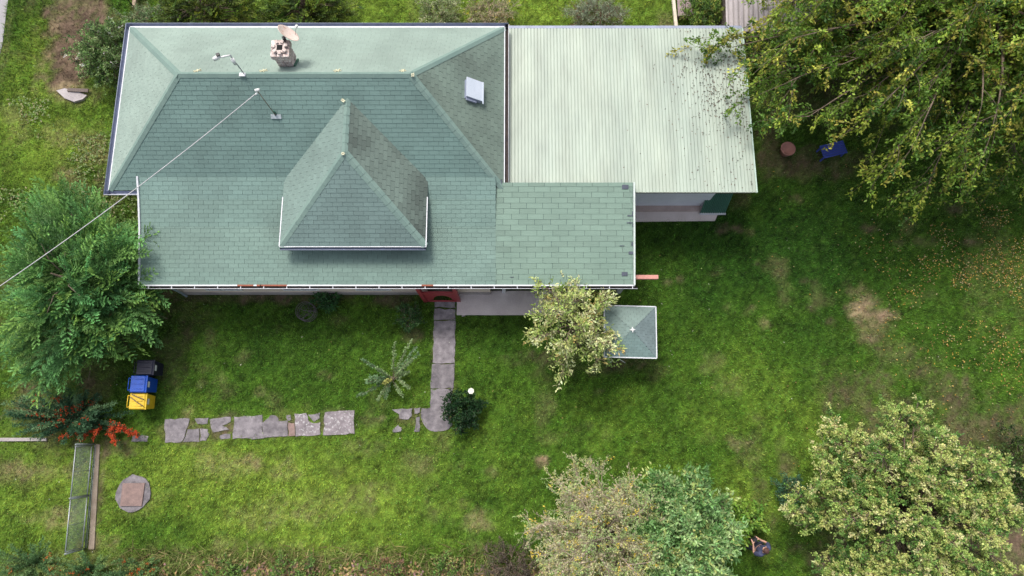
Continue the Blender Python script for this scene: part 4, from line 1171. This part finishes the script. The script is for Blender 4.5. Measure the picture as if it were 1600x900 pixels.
# sapling: arching shoots closely set with leaves
def shoots(name, label, cat, base, tips, pal, leaf=(.08, .045), per=70, seed=1, wd=.06, bark=None, arch=.3, berries=None, group=None, r=.008):
    rs = np.random.default_rng(seed)
    t = thing(name, label, cat, (base.x, base.y, 0), 0, group)
    P = []; D = []; K = []; st = MB(); B_ = []
    for tp in tips:
        e = np.array(tp) - np.array([base.x, base.y, 0])
        s0_ = rs.normal(0, .06, 3) * [1, 1, 0]
        m = e * .5; m[2] = e[2] * .5 + arch * np.linalg.norm(e) * .6
        c = bez(s0_, m, e, 12)
        st.tube([tuple(x) for x in c], list(np.linspace(r * 1.6, r * .4, 12)), 4, False)
        s = rs.uniform(.22, 1, per); q = s * 11; qi = np.minimum(10, q.astype(int)); f = (q - qi)[:, None]
        pos = c[qi] * (1 - f) + c[qi + 1] * f
        tg = nrm(c[qi + 1] - c[qi])
        rd_ = nrm(rs.normal(0, 1, (per, 3)))
        P.append(pos + rd_ * wd * .3 * rs.random((per, 1))); D.append(nrm(tg * .5 + rd_))
        c0 = palette_pick(pal, 1, rs)[0]
        K.append(c0 * rs.uniform(.65, 1.35, (per, 1)))
        if berries:
            for _ in range(rs.poisson(berries[0])):
                qf = rs.uniform(.4, 1); qq = int(qf * 10)
                B_.append(c[qq] + rs.normal(0, .02, 3))
    P = np.concatenate(P); D = np.concatenate(D); K = np.clip(np.concatenate(K), .004, .8)
    P[:, 2] = np.maximum(P[:, 2], .03)
    leaves("foliage", P, D, leaf[0] * rs.uniform(.6, 1.2, len(P)), leaf[1] * rs.uniform(.7, 1.2, len(P)), K, t, .5, rs=rs)
    so = st.build("stems", bark or M_bark, t)
    if berries and B_:
        bp = []; bd = []
        for b in B_:
            nbry = rs.integers(14, 40)
            ln = nrm(rs.normal(0, 1, 3)) * rs.uniform(.03, .16)
            bp.append(b + ln * rs.uniform(-1, 1, (nbry, 1)) + rs.normal(0, .025, (nbry, 3)))
        bp = np.concatenate(bp); bp[:, 2] = np.maximum(bp[:, 2], .05)
        n = len(bp)
        oct_ = np.array([[1, 0, 0], [-1, 0, 0], [0, 1, 0], [0, -1, 0], [0, 0, 1], [0, 0, -1]]) * berries[1]
        V = (bp[:, None, :] + oct_[None]).reshape(-1, 3)
        of = np.array([[0, 2, 4], [2, 1, 4], [1, 3, 4], [3, 0, 4], [2, 0, 5], [1, 2, 5], [3, 1, 5], [0, 3, 5]])
        FA = (np.arange(n)[:, None, None] * 6 + of[None]).reshape(-1, 3)
        cc = np.repeat(np.array(berries[2])[None] * rs.uniform(.7, 1.3, (n, 1)), 6, 0)
        bo = colour_mesh("berries", V, FA, cc, LEAF, t, smooth=True); bo['kind'] = 'stuff'
    return t
M_stem = mat('green_stem', (0.08, 0.10, 0.05), (0.05, 0.06, 0.03), 8, .9)
sb = at(613, 592, 0)
tips = [at(px, py, z) for px, py, z in [(566, 562, 1.0), (578, 588, 1.2), (572, 597, .9), (558, 620, .8), (573, 594, .8), (617, 533, 1.5), (642, 531, 1.7), (652, 540, 1.8), (654, 552, 1.4), (640, 580, .9), (641, 606, .8), (602, 622, .6), (628, 618, .6), (588, 575, 1.3), (600, 598, 1.3), (645, 560, 1.5), (590, 625, .7)]]
shoots("sapling", "young tree with sparse silvery green shoots standing alone in the front lawn", "sapling", sb, tips,
       [((.16, .27, .13), 3), ((.24, .34, .15), 3), ((.36, .36, .10), 1), ((.13, .22, .10), 2)], (.085, .05), 130, 91, .12, arch=.12, bark=M_barkpale)
# orange-berried bushes
pb_ = at(128, 655, 0)
rs_ = np.random.default_rng(5)
tips = []
for i in range(95):
    a = rs_.uniform(0, 6.28); r_ = rs_.uniform(.35, 1) ** .7
    tips.append((pb_.x - .2 + 2.25 * r_ * math.cos(a), pb_.y + 1.0 * r_ * math.sin(a) + .15, rs_.uniform(.5, 1.5) * (1.15 - .5 * r_)))
shoots("berry_bush", "dark spiky bush full of orange berries below the conifer, behind the yellow bin", "bush", pb_, tips,
       [((.035, .10, .045), 4), ((.07, .16, .075), 3), ((.14, .25, .11), 1.3)], (.09, .03), 260, 92, .16, arch=.3, berries=(.85, .019, (.62, .085, .02)), bark=M_stem)
tips = [tuple(at(px, py, z)) for px, py, z in [(230, 684, .5), (222, 680, .6), (190, 702, .5), (186, 690, .7), (180, 665, .8), (192, 675, .8), (210, 675, .7), (200, 668, .8), (188, 700, .5), (150, 680, .8), (142, 692, .6), (112, 700, .5), (80, 690, .5), (225, 681, .55), (189, 697, .55)]]
shoots("berry_bush", "arching sprays crowded with orange berries reaching over the lawn by the mesh gate", "bush", at(165, 660, 0), tips,
       [((.03, .07, .025), 3), ((.05, .11, .035), 3)], (.06, .026), 60, 93, .10, arch=.35, berries=(5.0, .02, (.68, .10, .03)), r=.006, bark=M_stem)
for i, (px, py, rr, n_, lab, bn) in enumerate([(60, 880, 1.5, 50, "feathery green bush with scattered orange berries in the bottom left corner", .3),
                                   (150, 892, 1.3, 50, "feathery green bush with orange berries at the bottom edge below the mesh gate", .35), (225, 890, 1.0, 36, "grey green bush at the bottom edge right of the mesh gate, beside the tall weeds", .4)]):
    cc_ = at(px, py, 0); tips = []
    for k in range(n_):
        a = rs_.uniform(0, 6.28); r_ = rs_.uniform(.3, 1)
        tips.append((cc_.x + rr * r_ * math.cos(a), cc_.y + rr * .62 * r_ * math.sin(a), rs_.uniform(.3, .9)))
    shoots("berry_bush", lab, "bush", cc_, tips, [((.10, .20, .07), 4), ((.16, .27, .09), 3), ((.24, .32, .09), 1.5)], (.085, .026), 150, 95 + i, .16, arch=.3, berries=(bn, .018, (.60, .16, .04)), bark=M_stem)

for px_, lab, sd__ in ((352, "low green shrub in the bottom edge weeds, right of the grey green berry bush", 301), (455, "low green shrub in the middle of the straw along the bottom edge", 302), (600, "low brownish green shrub in the bottom edge weeds below the open lawn", 303), (705, "low green shrub in the weeds next to the dark brownish shrub", 304)):
    tree("hedge_shrub", lab, "shrub", tuple(at(px_, 893, .3)), (.8, .45, .35), n_limb=14, n_sub=4, n_tw=4, k=10, leaf=(.09, .04), pal=[((.12, .24, .05), 3), ((.22, .32, .07), 2), ((.36, .30, .12), 1.2), ((.28, .17, .10), .8 if px_ != 600 else 3)], twl=(.12, .3), seed=sd__, trunk_r=.02, limb_parts=False, twig_r=.004)

# ================================================================== LOOSE OBJECTS
# wheelie bins
def bin_(label, x, y, h, w, d, m, group, m_lid=None):
    t = thing("wheelie_bin", label, "bin", (x, y, 0), 0, group)
    b = MB()
    bw, bd = w * .78, d * .80
    z0 = .06; zt = h - .06
    vs = []
    for (hw, hd, z, ox) in ((bw / 2, bd / 2, z0, -.05), (w / 2 * .95, d / 2 * .93, zt, 0)):
        vs += [(-hd + ox, -hw, z), (hd + ox, -hw, z), (hd + ox, hw, z), (-hd + ox, hw, z)]
    b.add(vs, [(3, 2, 1, 0), (4, 5, 6, 7), (0, 1, 5, 4), (1, 2, 6, 5), (2, 3, 7, 6), (3, 0, 4, 7)])
    b.build("body", m, t, bevel=.03)
    lid_ = MB()
    lid_.add([(-d / 2, -w / 2, h - .06), (d / 2, -w / 2, h - .07), (d / 2, w / 2, h - .07), (-d / 2, w / 2, h - .06),
              (-d / 2 + .03, -w / 2 + .03, h + .02), (d / 2 - .06, -w / 2 + .04, h - .01), (d / 2 - .06, w / 2 - .04, h - .01), (-d / 2 + .03, w / 2 - .03, h + .02)],
             [(3, 2, 1, 0), (4, 5, 6, 7), (0, 1, 5, 4), (1, 2, 6, 5), (2, 3, 7, 6), (3, 0, 4, 7)])
    lid_.box((d / 2 - .01, 0, h - .055), (.05, w * .98, .03)); 
    for yy in (-w * .28, 0, w * .28): lid_.box((-.03, yy, h + .012), (d * .7, .02, .02))
    lid_.build("lid", m_lid or m, t, bevel=.012)
    MB().tube([(-d / 2 - .08, -w * .36, h - .05), (-d / 2 - .08, w * .36, h - .05)], .016, 8).tube([(-d / 2 + .02, -w * .3, h - .08), (-d / 2 - .08, -w * .36, h - .05)], .014, 6).tube([(-d / 2 + .02, w * .3, h - .08), (-d / 2 - .08, w * .36, h - .05)], .014, 6).build("handle", m, t)
    for s in (-1, 1):
        MB().lathe([(.03, -.02), (.10, -.025), (.10, .025), (.03, .02)], 14, (-d / 2 + .06, s * (bw / 2 + .03), .10), Matrix.Rotation(R(90), 3, 'X')).build("wheel", M_black, t)
    # white sticker upright on the front face
    fx = lambda z: (bd / 2 - .05) + (d / 2 * .93 - bd / 2 + .05) * (z - z0) / (zt - z0)
    zc = h - .24
    st = MB().add([(fx(zc - .07) + .012, -.10, zc - .07), (fx(zc - .07) + .012, .10, zc - .07), (fx(zc + .09) + .012, .10, zc + .09), (fx(zc + .09) + .012, -.10, zc + .09)], [(0, 1, 2, 3)])
    st.build("sticker", M_plasticw, t)
    return t
pB = at(216, 600, 1.03); bin_("blue wheelie bin with white sticker between the dark bin and the yellow bin", pB.x, pB.y, 1.05, .60, .56, M_blue, "wheelie bins beside the conifer")
pY = at(215, 627, .9); bin_("yellow wheelie bin with white sticker and sticks lying on its lid", pY.x, pY.y, .92, .58, .58, M_yellow, "wheelie bins beside the conifer")
pD = at(226, 574, 1.0); bin_("black wheelie bin half hidden under the conifer behind the blue bin", pD.x, pD.y, 1.0, .55, .60, M_navybin, "wheelie bins beside the conifer")
for (a, b, lab) in (((206, 616), (225, 624), "dark stick lying across the far part of the yellow bin lid"), ((203, 620), (224, 635), "dark stick lying across the near part of the yellow bin lid")):
    s_ = MB().tube([at(*a, .975), at((a[0] + b[0]) / 2, (a[1] + b[1]) / 2 + .5, .97), at(*b, .965)], .016, 5).build("stick", M_bark)
    tag(s_, lab, "stick")

# pyramid roofed well house
wc = at(985, 518, 1.6)
wh = thing("well_house", "small square pyramid roof with green shingles over the garden well", "well", (wc.x, wc.y, 0), R(-1.5))
hw = .90; ze, zp = 1.55, 2.0
cs = [(-hw, -hw), (hw, -hw), (hw, hw), (-hw, hw)]
wr = MB().add([(x, y, ze) for x, y in cs] + [(0, 0, zp)], [(0, 1, 4), (1, 2, 4), (2, 3, 4), (3, 0, 4), (3, 2, 1, 0)]).build("roof", M_under, wh)
ws = Shingler()
for i in range(4):
    a = cs[i]; b = cs[(i + 1) % 4]
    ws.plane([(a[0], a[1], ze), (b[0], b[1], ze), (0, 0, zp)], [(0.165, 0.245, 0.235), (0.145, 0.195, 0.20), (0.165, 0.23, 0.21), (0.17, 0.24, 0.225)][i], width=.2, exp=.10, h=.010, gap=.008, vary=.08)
q = ws.build("shingles", wr); q['kind'] = 'stuff'
for i in range(4):
    a = Vector((*cs[i], ze)); b = Vector((*cs[(i + 1) % 4], ze))
    bar("eave_trim", a, b, .035, .05, M_white, wh, off=(0, 0, .01))
for i in range(4):
    MB().box((cs[i][0] * .82, cs[i][1] * .82, .78), (.08, .08, 1.56)).build("post", M_darkwood, wh)
fin = MB()
for k in range(4):
    a = k * math.pi / 2 + .1
    fin.add([(0, 0, zp + .06), (.04 * math.cos(a - .7), .04 * math.sin(a - .7), zp + .05), (.11 * math.cos(a), .11 * math.sin(a), zp + .02), (.04 * math.cos(a + .7), .04 * math.sin(a + .7), zp + .05)], [(0, 1, 2, 3)])
fin.build("finial", M_plasticw, wh)
MB().lathe([(.42, 0), (.45, .02), (.45, .7), (.36, .72), (.36, .1)], 20).build("well_ring", M_conc, wh)
cr = at(955, 563.5, .5)
MB().lathe([(.055, -.012), (.075, 0), (.055, .012), (.045, 0), (.055, -.012)], 16, (cr.x - wc.x, cr.y - wc.y, .5)).build("crank_ring", M_plasticw, wh)
c1 = at(964, 565, .5); c2 = at(968, 561, .6); c3 = at(978, 567, .4)
MB().tube([(p.x - wc.x, p.y - wc.y, p.z) for p in (c1, c2, c3)], .014, 6).build("crank_arm", M_plasticw, wh)

# mesh gate with two leaves, its posts, and the concrete sill
g0 = Vector(at(147, 695, 0)); g1 = Vector(at(132, 856, 0))
gt = thing("mesh_gate", "low double gate of wire mesh in pale metal frames at the left of the lawn", "gate", tuple(g0))
ax = (g1 - g0); L = ax.length; axn = ax.normalized()
zb, zt = .12, 1.04
def rail(mb, s0, s1, z0, z1, r): mb.tube([axn * s0 + Vector((0, 0, z0)), axn * s1 + Vector((0, 0, z1))], r, 6)
for k in range(2):
    a_ = L * k / 2 + .03; b_ = L * (k + 1) / 2 - .03
    fr = MB()
    rail(fr, a_, b_, zt, zt, .02); rail(fr, a_, b_, zb, zb, .022)
    for s in (a_, b_): rail(fr, s, s, zb, zt, .018)
    leaf_ = fr.build("gate_leaf", M_galv, gt)
    mm = MB(); rail(mm, (a_ + b_) / 2, (a_ + b_) / 2, zb, zt, .010)
    mm.build("middle_bar", M_wire, leaf_)
    ms = MB()
    n = int((b_ - a_) / .04)
    for i in range(1, n): rail(ms, a_ + (b_ - a_) * i / n, a_ + (b_ - a_) * i / n, zb, zt, .0032)
    for i in range(1, 19): rail(ms, a_, b_, zb + (zt - zb) * i / 19, zb + (zt - zb) * i / 19, .0032)
    w_ = ms.build("wire_mesh", M_wire, leaf_); 
for s in (-.03, L / 2, L + .03):
    mp_ = MB(); rail(mp_, s, s, -.1, 1.1 if s == L / 2 else 1.06, .03); mp_.build("gate_post", M_darkwood if s == L + 9 else M_wire, gt)
gr = MB()
for dx in (.05, .10): gr.tube([axn * 0 + Vector((dx, 0, .05)), axn * L + Vector((dx, 0, .05))], .012, 5)
gr.build("ground_rail", M_wire, gt)
sill = MB().prism([W(150, 694), W(157, 694), W(148, 858), W(139, 858)], -.05, .04, .01).build("gate_sill", mat("old_concrete", (0.33, 0.27, 0.21), (0.22, 0.17, 0.13), 3, .95))
tag(sill, "narrow worn concrete strip beside the mesh gate", "kerb")
KEEP_OUT.append([W(150, 694), W(157, 694), W(148, 858), W(139, 858)])

# iron railing left of the house
rl = thing("iron_railing", "rusty iron picket railing between the left wall and the wild grass", "fence", (-14.75, 9.0, 0))
for k in range(22):
    y = k * .15
    MB().tube([(0, y, 0), (0, y, 1.05), (0, y, 1.12)], [.011, .011, .003], 5).build("picket", mat("rust_iron", (0.26, 0.17, 0.15), None, 9, .8), rl)
for z in (.25, .9): MB().tube([(0, -.1, z), (0, 3.3, z)], .014, 5).build("rail", MATS["rust_iron"], rl)

# slab of old concrete with a plank at the edge of the dug soil
cb_ = thing("concrete_block", "broken pale concrete lump at the lower end of the dug strip", "rubble", at(116, 150, 0))
cc0 = at(116, 150, 0)
MB().prism([(p[0] - cc0.x, p[1] - cc0.y) for p in [W(90, 143), W(104, 140), W(126, 146), W(137, 150), (W(132, 157)), W(118, 161), W(103, 155)]], -.03, .09, .03).build("lump", M_fibre, cb_)
pk = MB().box(tuple(at(122, 141, .13)), (.82, .14, .05), rz=-.04).build("plank", M_darkwood)
tag(pk, "short dark plank lying on the broken concrete lump", "plank")

# post and board behind the top-left corner
dp = at(219, 22, 0)
t = thing("metal_stake", "thin dark metal stake by the fence board at the top left", "stake", dp)
MB().tube([(0, 0, -.1), (0.02, 0, 1.9)], .02, 6).build("stake", M_black, t)
fb = MB().box((at(214, -20, .2).x, at(214, -20, .2).y + .15, .3), (.13, 2.3, .1), rz=.05).build("fence_board", mat("tan_wood", (0.33, 0.25, 0.18), None, 9, .9, stretch=(3, .4, 1)))
tag(fb, "tan wooden board standing along the soil strip near the top left corner", "board")
# weathered trough and pale post on the far lawn
tr = thing("wooden_trough", "weathered purple grey wooden trough with split planks behind the metal roof", "trough", at(1071, 10, 0))
for i in range(5):
    MB().box((-.36 + i * .17, .25, .42 + random.uniform(-.015, .015)), (.155, 1.9 + random.uniform(-.05, .05), .05), rz=random.uniform(-.015, .015)).build("plank", M_greywood, tr)
MB().box((0, -.55, .2), (.8, .08, .4)).box((0, 1.0, .2), (.8, .08, .4)).build("leg_frame", M_darkwood, tr)
ps = MB().box((at(1053, 15, .1).x, at(1053, 15, .1).y, .15), (.12, 2.4, .12), rz=.04).build("pale_post", mat("white_wood", (0.66, 0.58, 0.48), None, 6, .8))
tag(ps, "pale squared post lying along the left side of the wooden trough", "post")

# round wire cage by the wall
M_cage = mat('cage_wire', (0.15, 0.12, 0.15), (0.09, 0.07, 0.09), 8, .8)
wcg = thing("wire_cage", "round grey wire cage standing in the grass near the front wall", "wire cage", at(482, 489, 0))
for z in (.05, .25, .45):
    MB().lathe([(.34, z - .008), (.348, z), (.34, z + .008), (.332, z), (.34, z - .008)], 24).build("hoop", M_cage, wcg)
rd_ = MB()
for i in range(28):
    a = i / 28 * 6.283
    rd_.tube([(.34 * math.cos(a), .34 * math.sin(a), 0), (.34 * math.cos(a), .34 * math.sin(a), .46)], .004, 4, False)
for i in range(16):
    a, b = random.uniform(0, 6.28), random.uniform(0, 6.28)
    rd_.tube([(.33 * math.cos(a), .33 * math.sin(a), .1), (.1 * math.cos(a + b), .1 * math.sin(b), random.uniform(.1, .3)), (.33 * math.cos(b), .33 * math.sin(b), .15)], .005, 4, False)
rd_.build("wires", M_cage, wcg)

# things glimpsed below the big tree
bc = at(1302, 234, .4)
bt = thing("blue_bench", "blue slatted garden seat in the shade under the big tree", "bench", (bc.x, bc.y, 0), R(14))
for i in range(6): MB().box((0, -.22 + i * .09, .42), (.95, .075, .025)).build("slat", mat("blue_paint", (0.05, 0.08, 0.38), None, 6, .5), bt)
for sx in (-.42, .42):
    for sy in (-.2, .2): MB().box((sx, sy, .2), (.05, .05, .41)).build("leg", MATS["blue_paint"], bt)
pt = thing("clay_tub", "pinkish clay tub in the shade left of the blue seat", "tub", at(1226, 238, 0))
MB().lathe([(.0, .02), (.2, .02), (.26, .3), (.29, .36), (.25, .36), (.23, .30), (0, .28)], 16).build("tub", mat("clay", (0.40, 0.19, 0.16), None, 6, .85), pt)

# ------------------------------------------------------------------ PERSON
def skin_mesh(name, verts, edges, radii, m, parent, sub=1, root=0):
    me = bpy.data.meshes.new(name)
    me.from_pydata(verts, edges, [])
    o = bpy.data.objects.new(name, me)
    COL.objects.link(o)
    sk = o.modifiers.new("skin", 'SKIN'); sk.use_smooth_shade = True
    for i, r_ in enumerate(radii):
        v = me.skin_vertices[0].data[i]
        v.radius = (r_, r_) if not hasattr(r_, '__len__') else r_
        v.use_root = (i == root)
    sb_ = o.modifiers.new("sub", 'SUBSURF'); sb_.levels = sub; sb_.render_levels = sub
    dg = bpy.context.evaluated_depsgraph_get()
    nm = bpy.data.meshes.new_from_object(o.evaluated_get(dg))
    bpy.data.objects.remove(o)
    nm.materials.clear(); nm.materials.append(m)
    nm.polygons.foreach_set('use_smooth', [True] * len(nm.polygons))
    o2 = bpy.data.objects.new(name, nm)
    return link(o2, parent)
class Skel:
    def __init__(s): s.v = []; s.e = []; s.r = []
    def p(s, co, r, frm=None):
        s.v.append(tuple(co)); s.r.append(r)
        if frm is not None: s.e.append((frm, len(s.v) - 1))
        return len(s.v) - 1
hp = at(1196, 859, 1.62)
per = thing("person", "person in a navy shirt looking down at a black controller held in both hands", "person", (hp.x + .04, hp.y - .07, 0), R(35))
M_skin = mat("skin", (0.55, 0.32, 0.24), (0.48, 0.27, 0.2), 12, .5)
M_navy = mat("navy_cloth", (0.055, 0.065, 0.13), (0.04, 0.045, 0.09), 6, .9)
M_jean = mat("dark_trousers", (0.03, 0.035, 0.06), None, 8, .9)
M_hair = mat("brown_hair", (0.10, 0.045, 0.035), (0.06, 0.03, 0.025), 30, .8)
sk = Skel()
pel = sk.p((0, 0, .95), .12)
che = sk.p((0, 0, 1.28), .13, pel); nb0 = sk.p((0, .0, 1.45), .075, che); nk = sk.p((0, .035, 1.52), .055, nb0)
h1 = sk.p((0, .075, 1.585), .075, nk); h2 = sk.p((0, .085, 1.655), .088, h1); h3 = sk.p((0, .075, 1.715), .06, h2)
nose = sk.p((0, .175, 1.60), .014, h1)
for s in (-1, 1):
    ear = sk.p((s * .088, .07, 1.62), .016, h1)
    sh_ = sk.p((s * .17, 0, 1.42), .062, che)
    el_ = sk.p((s * .27, .07, 1.14), .045, sh_)
    wr_ = sk.p((s * .14, .30, 1.22), .028, el_)
    pa_ = sk.p((s * .115, .36, 1.235), .030, wr_)
    for f in range(4):
        yb = .375 + f * .013; zz = 1.25 - f * .02
        k1 = sk.p((s * .10, yb + .035, zz), .0095, pa_)
        k2 = sk.p((s * .075, yb + .05, zz - .012), .0088, k1)
        sk.p((s * (.055 + .003 * f), yb + .04, zz - .02), .008, k2)
    th = sk.p((s * .085, .345, 1.265), .011, pa_); sk.p((s * .055, .37, 1.27), .009, th)
    hipv = sk.p((s * .10, 0, .88), .09, pel); kn = sk.p((s * .12, .03, .48), .06, hipv); an = sk.p((s * .13, -.01, .09), .04, kn); sk.p((s * .14, .14, .04), .035, an)
skin_mesh("body", sk.v, sk.e, sk.r, M_skin, per, 2)
sh2 = Skel()
a = sh2.p((0, 0, .86), (.18, .13)); b = sh2.p((0, -.01, 1.12), (.185, .135), a); c = sh2.p((0, -.01, 1.33), (.20, .13), b); d = sh2.p((0, 0, 1.44), (.11, .09), c)
for s in (-1, 1):
    e = sh2.p((s * .185, 0, 1.41), .088, c); f = sh2.p((s * .25, .045, 1.25), .078, e); sh2.p((s * .262, .06, 1.19), .072, f)
skin_mesh("shirt", sh2.v, sh2.e, sh2.r, M_navy, per, 2)
tr2 = Skel(); a = tr2.p((0, 0, .93), .155)
for s in (-1, 1):
    b = tr2.p((s * .10, 0, .84), .115, a); c = tr2.p((s * .12, .03, .48), .085, b); tr2.p((s * .13, -.01, .12), .07, c)
skin_mesh("trousers", tr2.v, tr2.e, tr2.r, M_jean, per, 2)
for s in (-1, 1):
    MB().box((s * .135, .06, .045), (.10, .28, .09)).build("shoe", M_black, per, bevel=.03)
hm = MB()
vs = []; fs = []; nu, nv = 18, 9
for j in range(nv + 1):
    ph = j / nv * 1.75
    for i in range(nu):
        th_ = i / nu * 2 * math.pi
        rr = .105 * (1 + random.uniform(-.03, .04))
        x = rr * .95 * math.sin(ph) * math.cos(th_); y = rr * 1.12 * math.sin(ph) * math.sin(th_); z = rr * 1.0 * math.cos(ph)
        fwd = max(0, math.sin(th_))
        if ph > 1.15 and fwd > .35: z += (ph - 1.15) * .16 * fwd; y -= .012
        vs.append((x, .07 + y, 1.665 + z))
for j in range(nv):
    for i in range(nu): fs.append((j * nu + i, j * nu + (i + 1) % nu, (j + 1) * nu + (i + 1) % nu, (j + 1) * nu + i))
hm.add(vs, fs, True); hm.build("hair", M_hair, per)
# controller
ctw = Matrix.Rotation(R(35), 3, 'Z') @ Vector((0, .385, 0))
ct = thing("remote_controller", "black handheld controller held by the person in navy", "controller", (per.location.x + ctw.x, per.location.y + ctw.y, 1.245), R(35))
MB().box((0, 0, 0), (.16, .10, .035)).build("case", M_black, ct, bevel=.01)
MB().box((0, .07, .02), (.15, .075, .012), M=Matrix.Rotation(R(20), 3, 'X')).build("screen", M_soot, ct)
for s in (-1, 1): MB().tube([(s * .045, -.01, .01), (s * .045, -.01, .035)], .006, 6).build("stick", M_black, ct)

# ================================================================== GRASS, LITTER
def scatter_blades(name, n, region, hgt, wid, seed, colf=None, splay=.9, dens=None, keep=True):
    rs = np.random.default_rng(seed)
    x = rs.uniform(region[0], region[1], n); y = rs.uniform(region[2], region[3], n)
    col, bare = cover(x, y)
    ok = rs.random(n) > bare * .96
    # view wedge only: what the photograph could see plus a margin
    ok &= np.abs(x) < 20.5 + .12 * y
    if keep:
        for po in KEEP_OUT:
            px = [p[0] for p in po]; py = [p[1] for p in po]
            bb = (x > min(px)) & (x < max(px)) & (y > min(py)) & (y < max(py)) & ok
            ii = np.nonzero(bb)[0]
            if len(ii): ok[ii[inpoly(x[ii] + rs.normal(0, .035, len(ii)) + (vnoise(x[ii], y[ii], 5.) - .5) * .13, y[ii] + rs.normal(0, .035, len(ii)) + (vnoise(x[ii] + 7, y[ii], 5.) - .5) * .13, po)]] = False
    if dens is not None: ok &= rs.random(n) < dens(x, y)
    x, y, col, bare = x[ok], y[ok], col[ok], bare[ok]
    n = len(x)
    col = col * rs.uniform(.55, 1.75, (n, 1))
    col = col * np.stack([rs.uniform(.8, 1.3, n), np.ones(n), rs.uniform(.8, 1.2, n)], 1)
    if colf is not None: col = colf(x, y, col, rs)
    a = rs.uniform(0, 6.283, n)
    H = hgt * rs.uniform(.5, 1.3, n); S = H * splay * rs.uniform(.4, 1.4, n)
    base = np.stack([x, y, np.full(n, -.01)], 1)
    out = np.stack([np.cos(a), np.sin(a), np.zeros(n)], 1); sd_ = np.stack([-np.sin(a), np.cos(a), np.zeros(n)], 1)
    w = (wid * rs.uniform(.6, 1.4, n))[:, None]
    tipv = base + out * S[:, None] + np.array([0, 0, 1]) * H[:, None]
    V = np.stack([base - sd_ * w / 2, base + sd_ * w / 2, tipv], 1).reshape(-1, 3)
    FA = np.arange(3 * n).reshape(-1, 3)
    o = colour_mesh(name, V, FA, np.clip(np.repeat(col, 3, 0), .004, .8), GRASS)
    return o
gl = scatter_blades("lawn_grass", 820000, (-23, 23, -6.5, 18.8), .075, .024, 101)
tag(gl, "short mown green lawn grass around the house with dry and bare patches", "grass", kind='stuff')
# rough taller grass: left verge and the bottom edge
def rough_d(x, y):
    return sstep(-y, 3.75, 4.4) * (.4 + .6 * sstep(fbm(x, y, 1.3, 3), .35, .55))
def verge_d(x, y):
    l = sstep(-x, 13.4, 14.6) * sstep(fbm(x, y, .9, 3), .4, .6)
    return np.clip(l, 0, 1) * (y > 5.5)
def rough_c(x, y, c, rs):
    n = len(x); s = rs.random(n)
    straw = np.array([.40, .33, .16]); gr_ = np.array([.14, .22, .04]); br = np.array([.24, .14, .09])
    pick = np.where((s < .24)[:, None], straw, np.where((s < .84)[:, None], gr_, br))
    return (c * .3 + pick * .7) * rs.uniform(.6, 1.4, (n, 1))
rg_ = scatter_blades("rough_grass", 26000, (-13.5, 2.5, -6.8, -3.7), .42, .034, 102, rough_c, .9, rough_d)
tag(rg_, "tall rough grass and straw along the bottom hedge line", "grass", kind='stuff')
vg_ = scatter_blades("verge_grass", 45000, (-23, -13.2, 5.5, 18), .15, .026, 103, None, 1.0, verge_d)
tag(vg_, "longer wild grass on the left verge between road and house", "grass", kind='stuff')

def litter(name, label, n, seed, region, dens, cols, size, z=.05, m=None, zf=None, cat="leaves"):
    rs = np.random.default_rng(seed)
    x = rs.uniform(region[0], region[1], n); y = rs.uniform(region[2], region[3], n)
    ok = rs.random(n) < dens(x, y); x, y = x[ok], y[ok]; n = len(x)
    a = rs.uniform(0, 6.28, n)
    zz = np.full(n, z) if zf is None else zf(x, y)
    P = np.stack([x, y, zz + rs.uniform(0, .02, n)], 1)
    D = np.stack([np.cos(a), np.sin(a), rs.normal(0, .15, n)], 1)
    C = np.array(cols)[rs.integers(0, len(cols), n)] * rs.uniform(.7, 1.25, (n, 1))
    o = leaves(name, P, D, size * rs.uniform(.6, 1.3, n), size * .55 * rs.uniform(.6, 1.3, n), C, None, .93, rs=rs)
    return tag(o, label, cat, kind='stuff')
lc = at(1555, 440, 0)
litter("fallen_leaves", "yellow and orange leaves scattered on the grass at the right", 26000, 201, (9, 22, -2, 11.5),
       lambda x, y: np.exp(-(((x - lc.x) / 3.0) ** 2 + ((y - lc.y) / 3.0) ** 2)) * 1.0 * sstep(fbm(x, y, 1.6), .34, .6) + .004, [(.50, .30, .05), (.62, .42, .12), (.36, .20, .07), (.30, .17, .07), (.45, .38, .2)], .066)
litter("clover_flowers", "tiny pale clover heads and stray leaves dotted over the lawn", 900, 202, (-20, 20, -5, 17),
       lambda x, y: np.full(len(x), .5), [(.5, .5, .42), (.35, .45, .15), (.45, .3, .12)], .05, z=.06, cat="flowers")
litter("border_litter", "brown and orange leaf litter among weeds along the bottom edge", 7000, 203, (-12, 2.5, -6, -4.0),
       lambda x, y: sstep(-y, 4.2, 4.7) * sstep(fbm(x, y, .8), .4, .6), [(.42, .26, .12), (.50, .36, .16), (.30, .17, .12), (.34, .2, .2), (.2, .25, .06)], .13, z=.24)
litter("weed_leaves", "broad light green weeds in the rough patch between conifer and roof", 5000, 204, (-20, -14.2, 6.8, 13),
       lambda x, y: sstep(fbm(x, y, .9, 4), .47, .62) * .8, [(.12, .22, .04), (.18, .26, .06), (.24, .22, .10), (.08, .15, .03), (.22, .27, .12)], .10, z=.10)
aslope = lambda x, y: AZ0 + (y - AY0) * math.tan(slope) + .035
litter("roof_litter", "dark dead leaves caught in the grooves of the metal roof under the big tree", 7000, 205, (3.5, 8.3, 8.2, 14.3),
       lambda x, y: np.clip(sstep(x, 5.2, 8.0) * (.25 + np.exp(-((y - 12.0) / 1.5) ** 2)) * .42 + .004, 0, 1), [(.10, .07, .06), (.16, .11, .08), (.07, .06, .05)], .07, zf=aslope)

scene.render.resolution_x = 1024
scene.render.resolution_y = 576
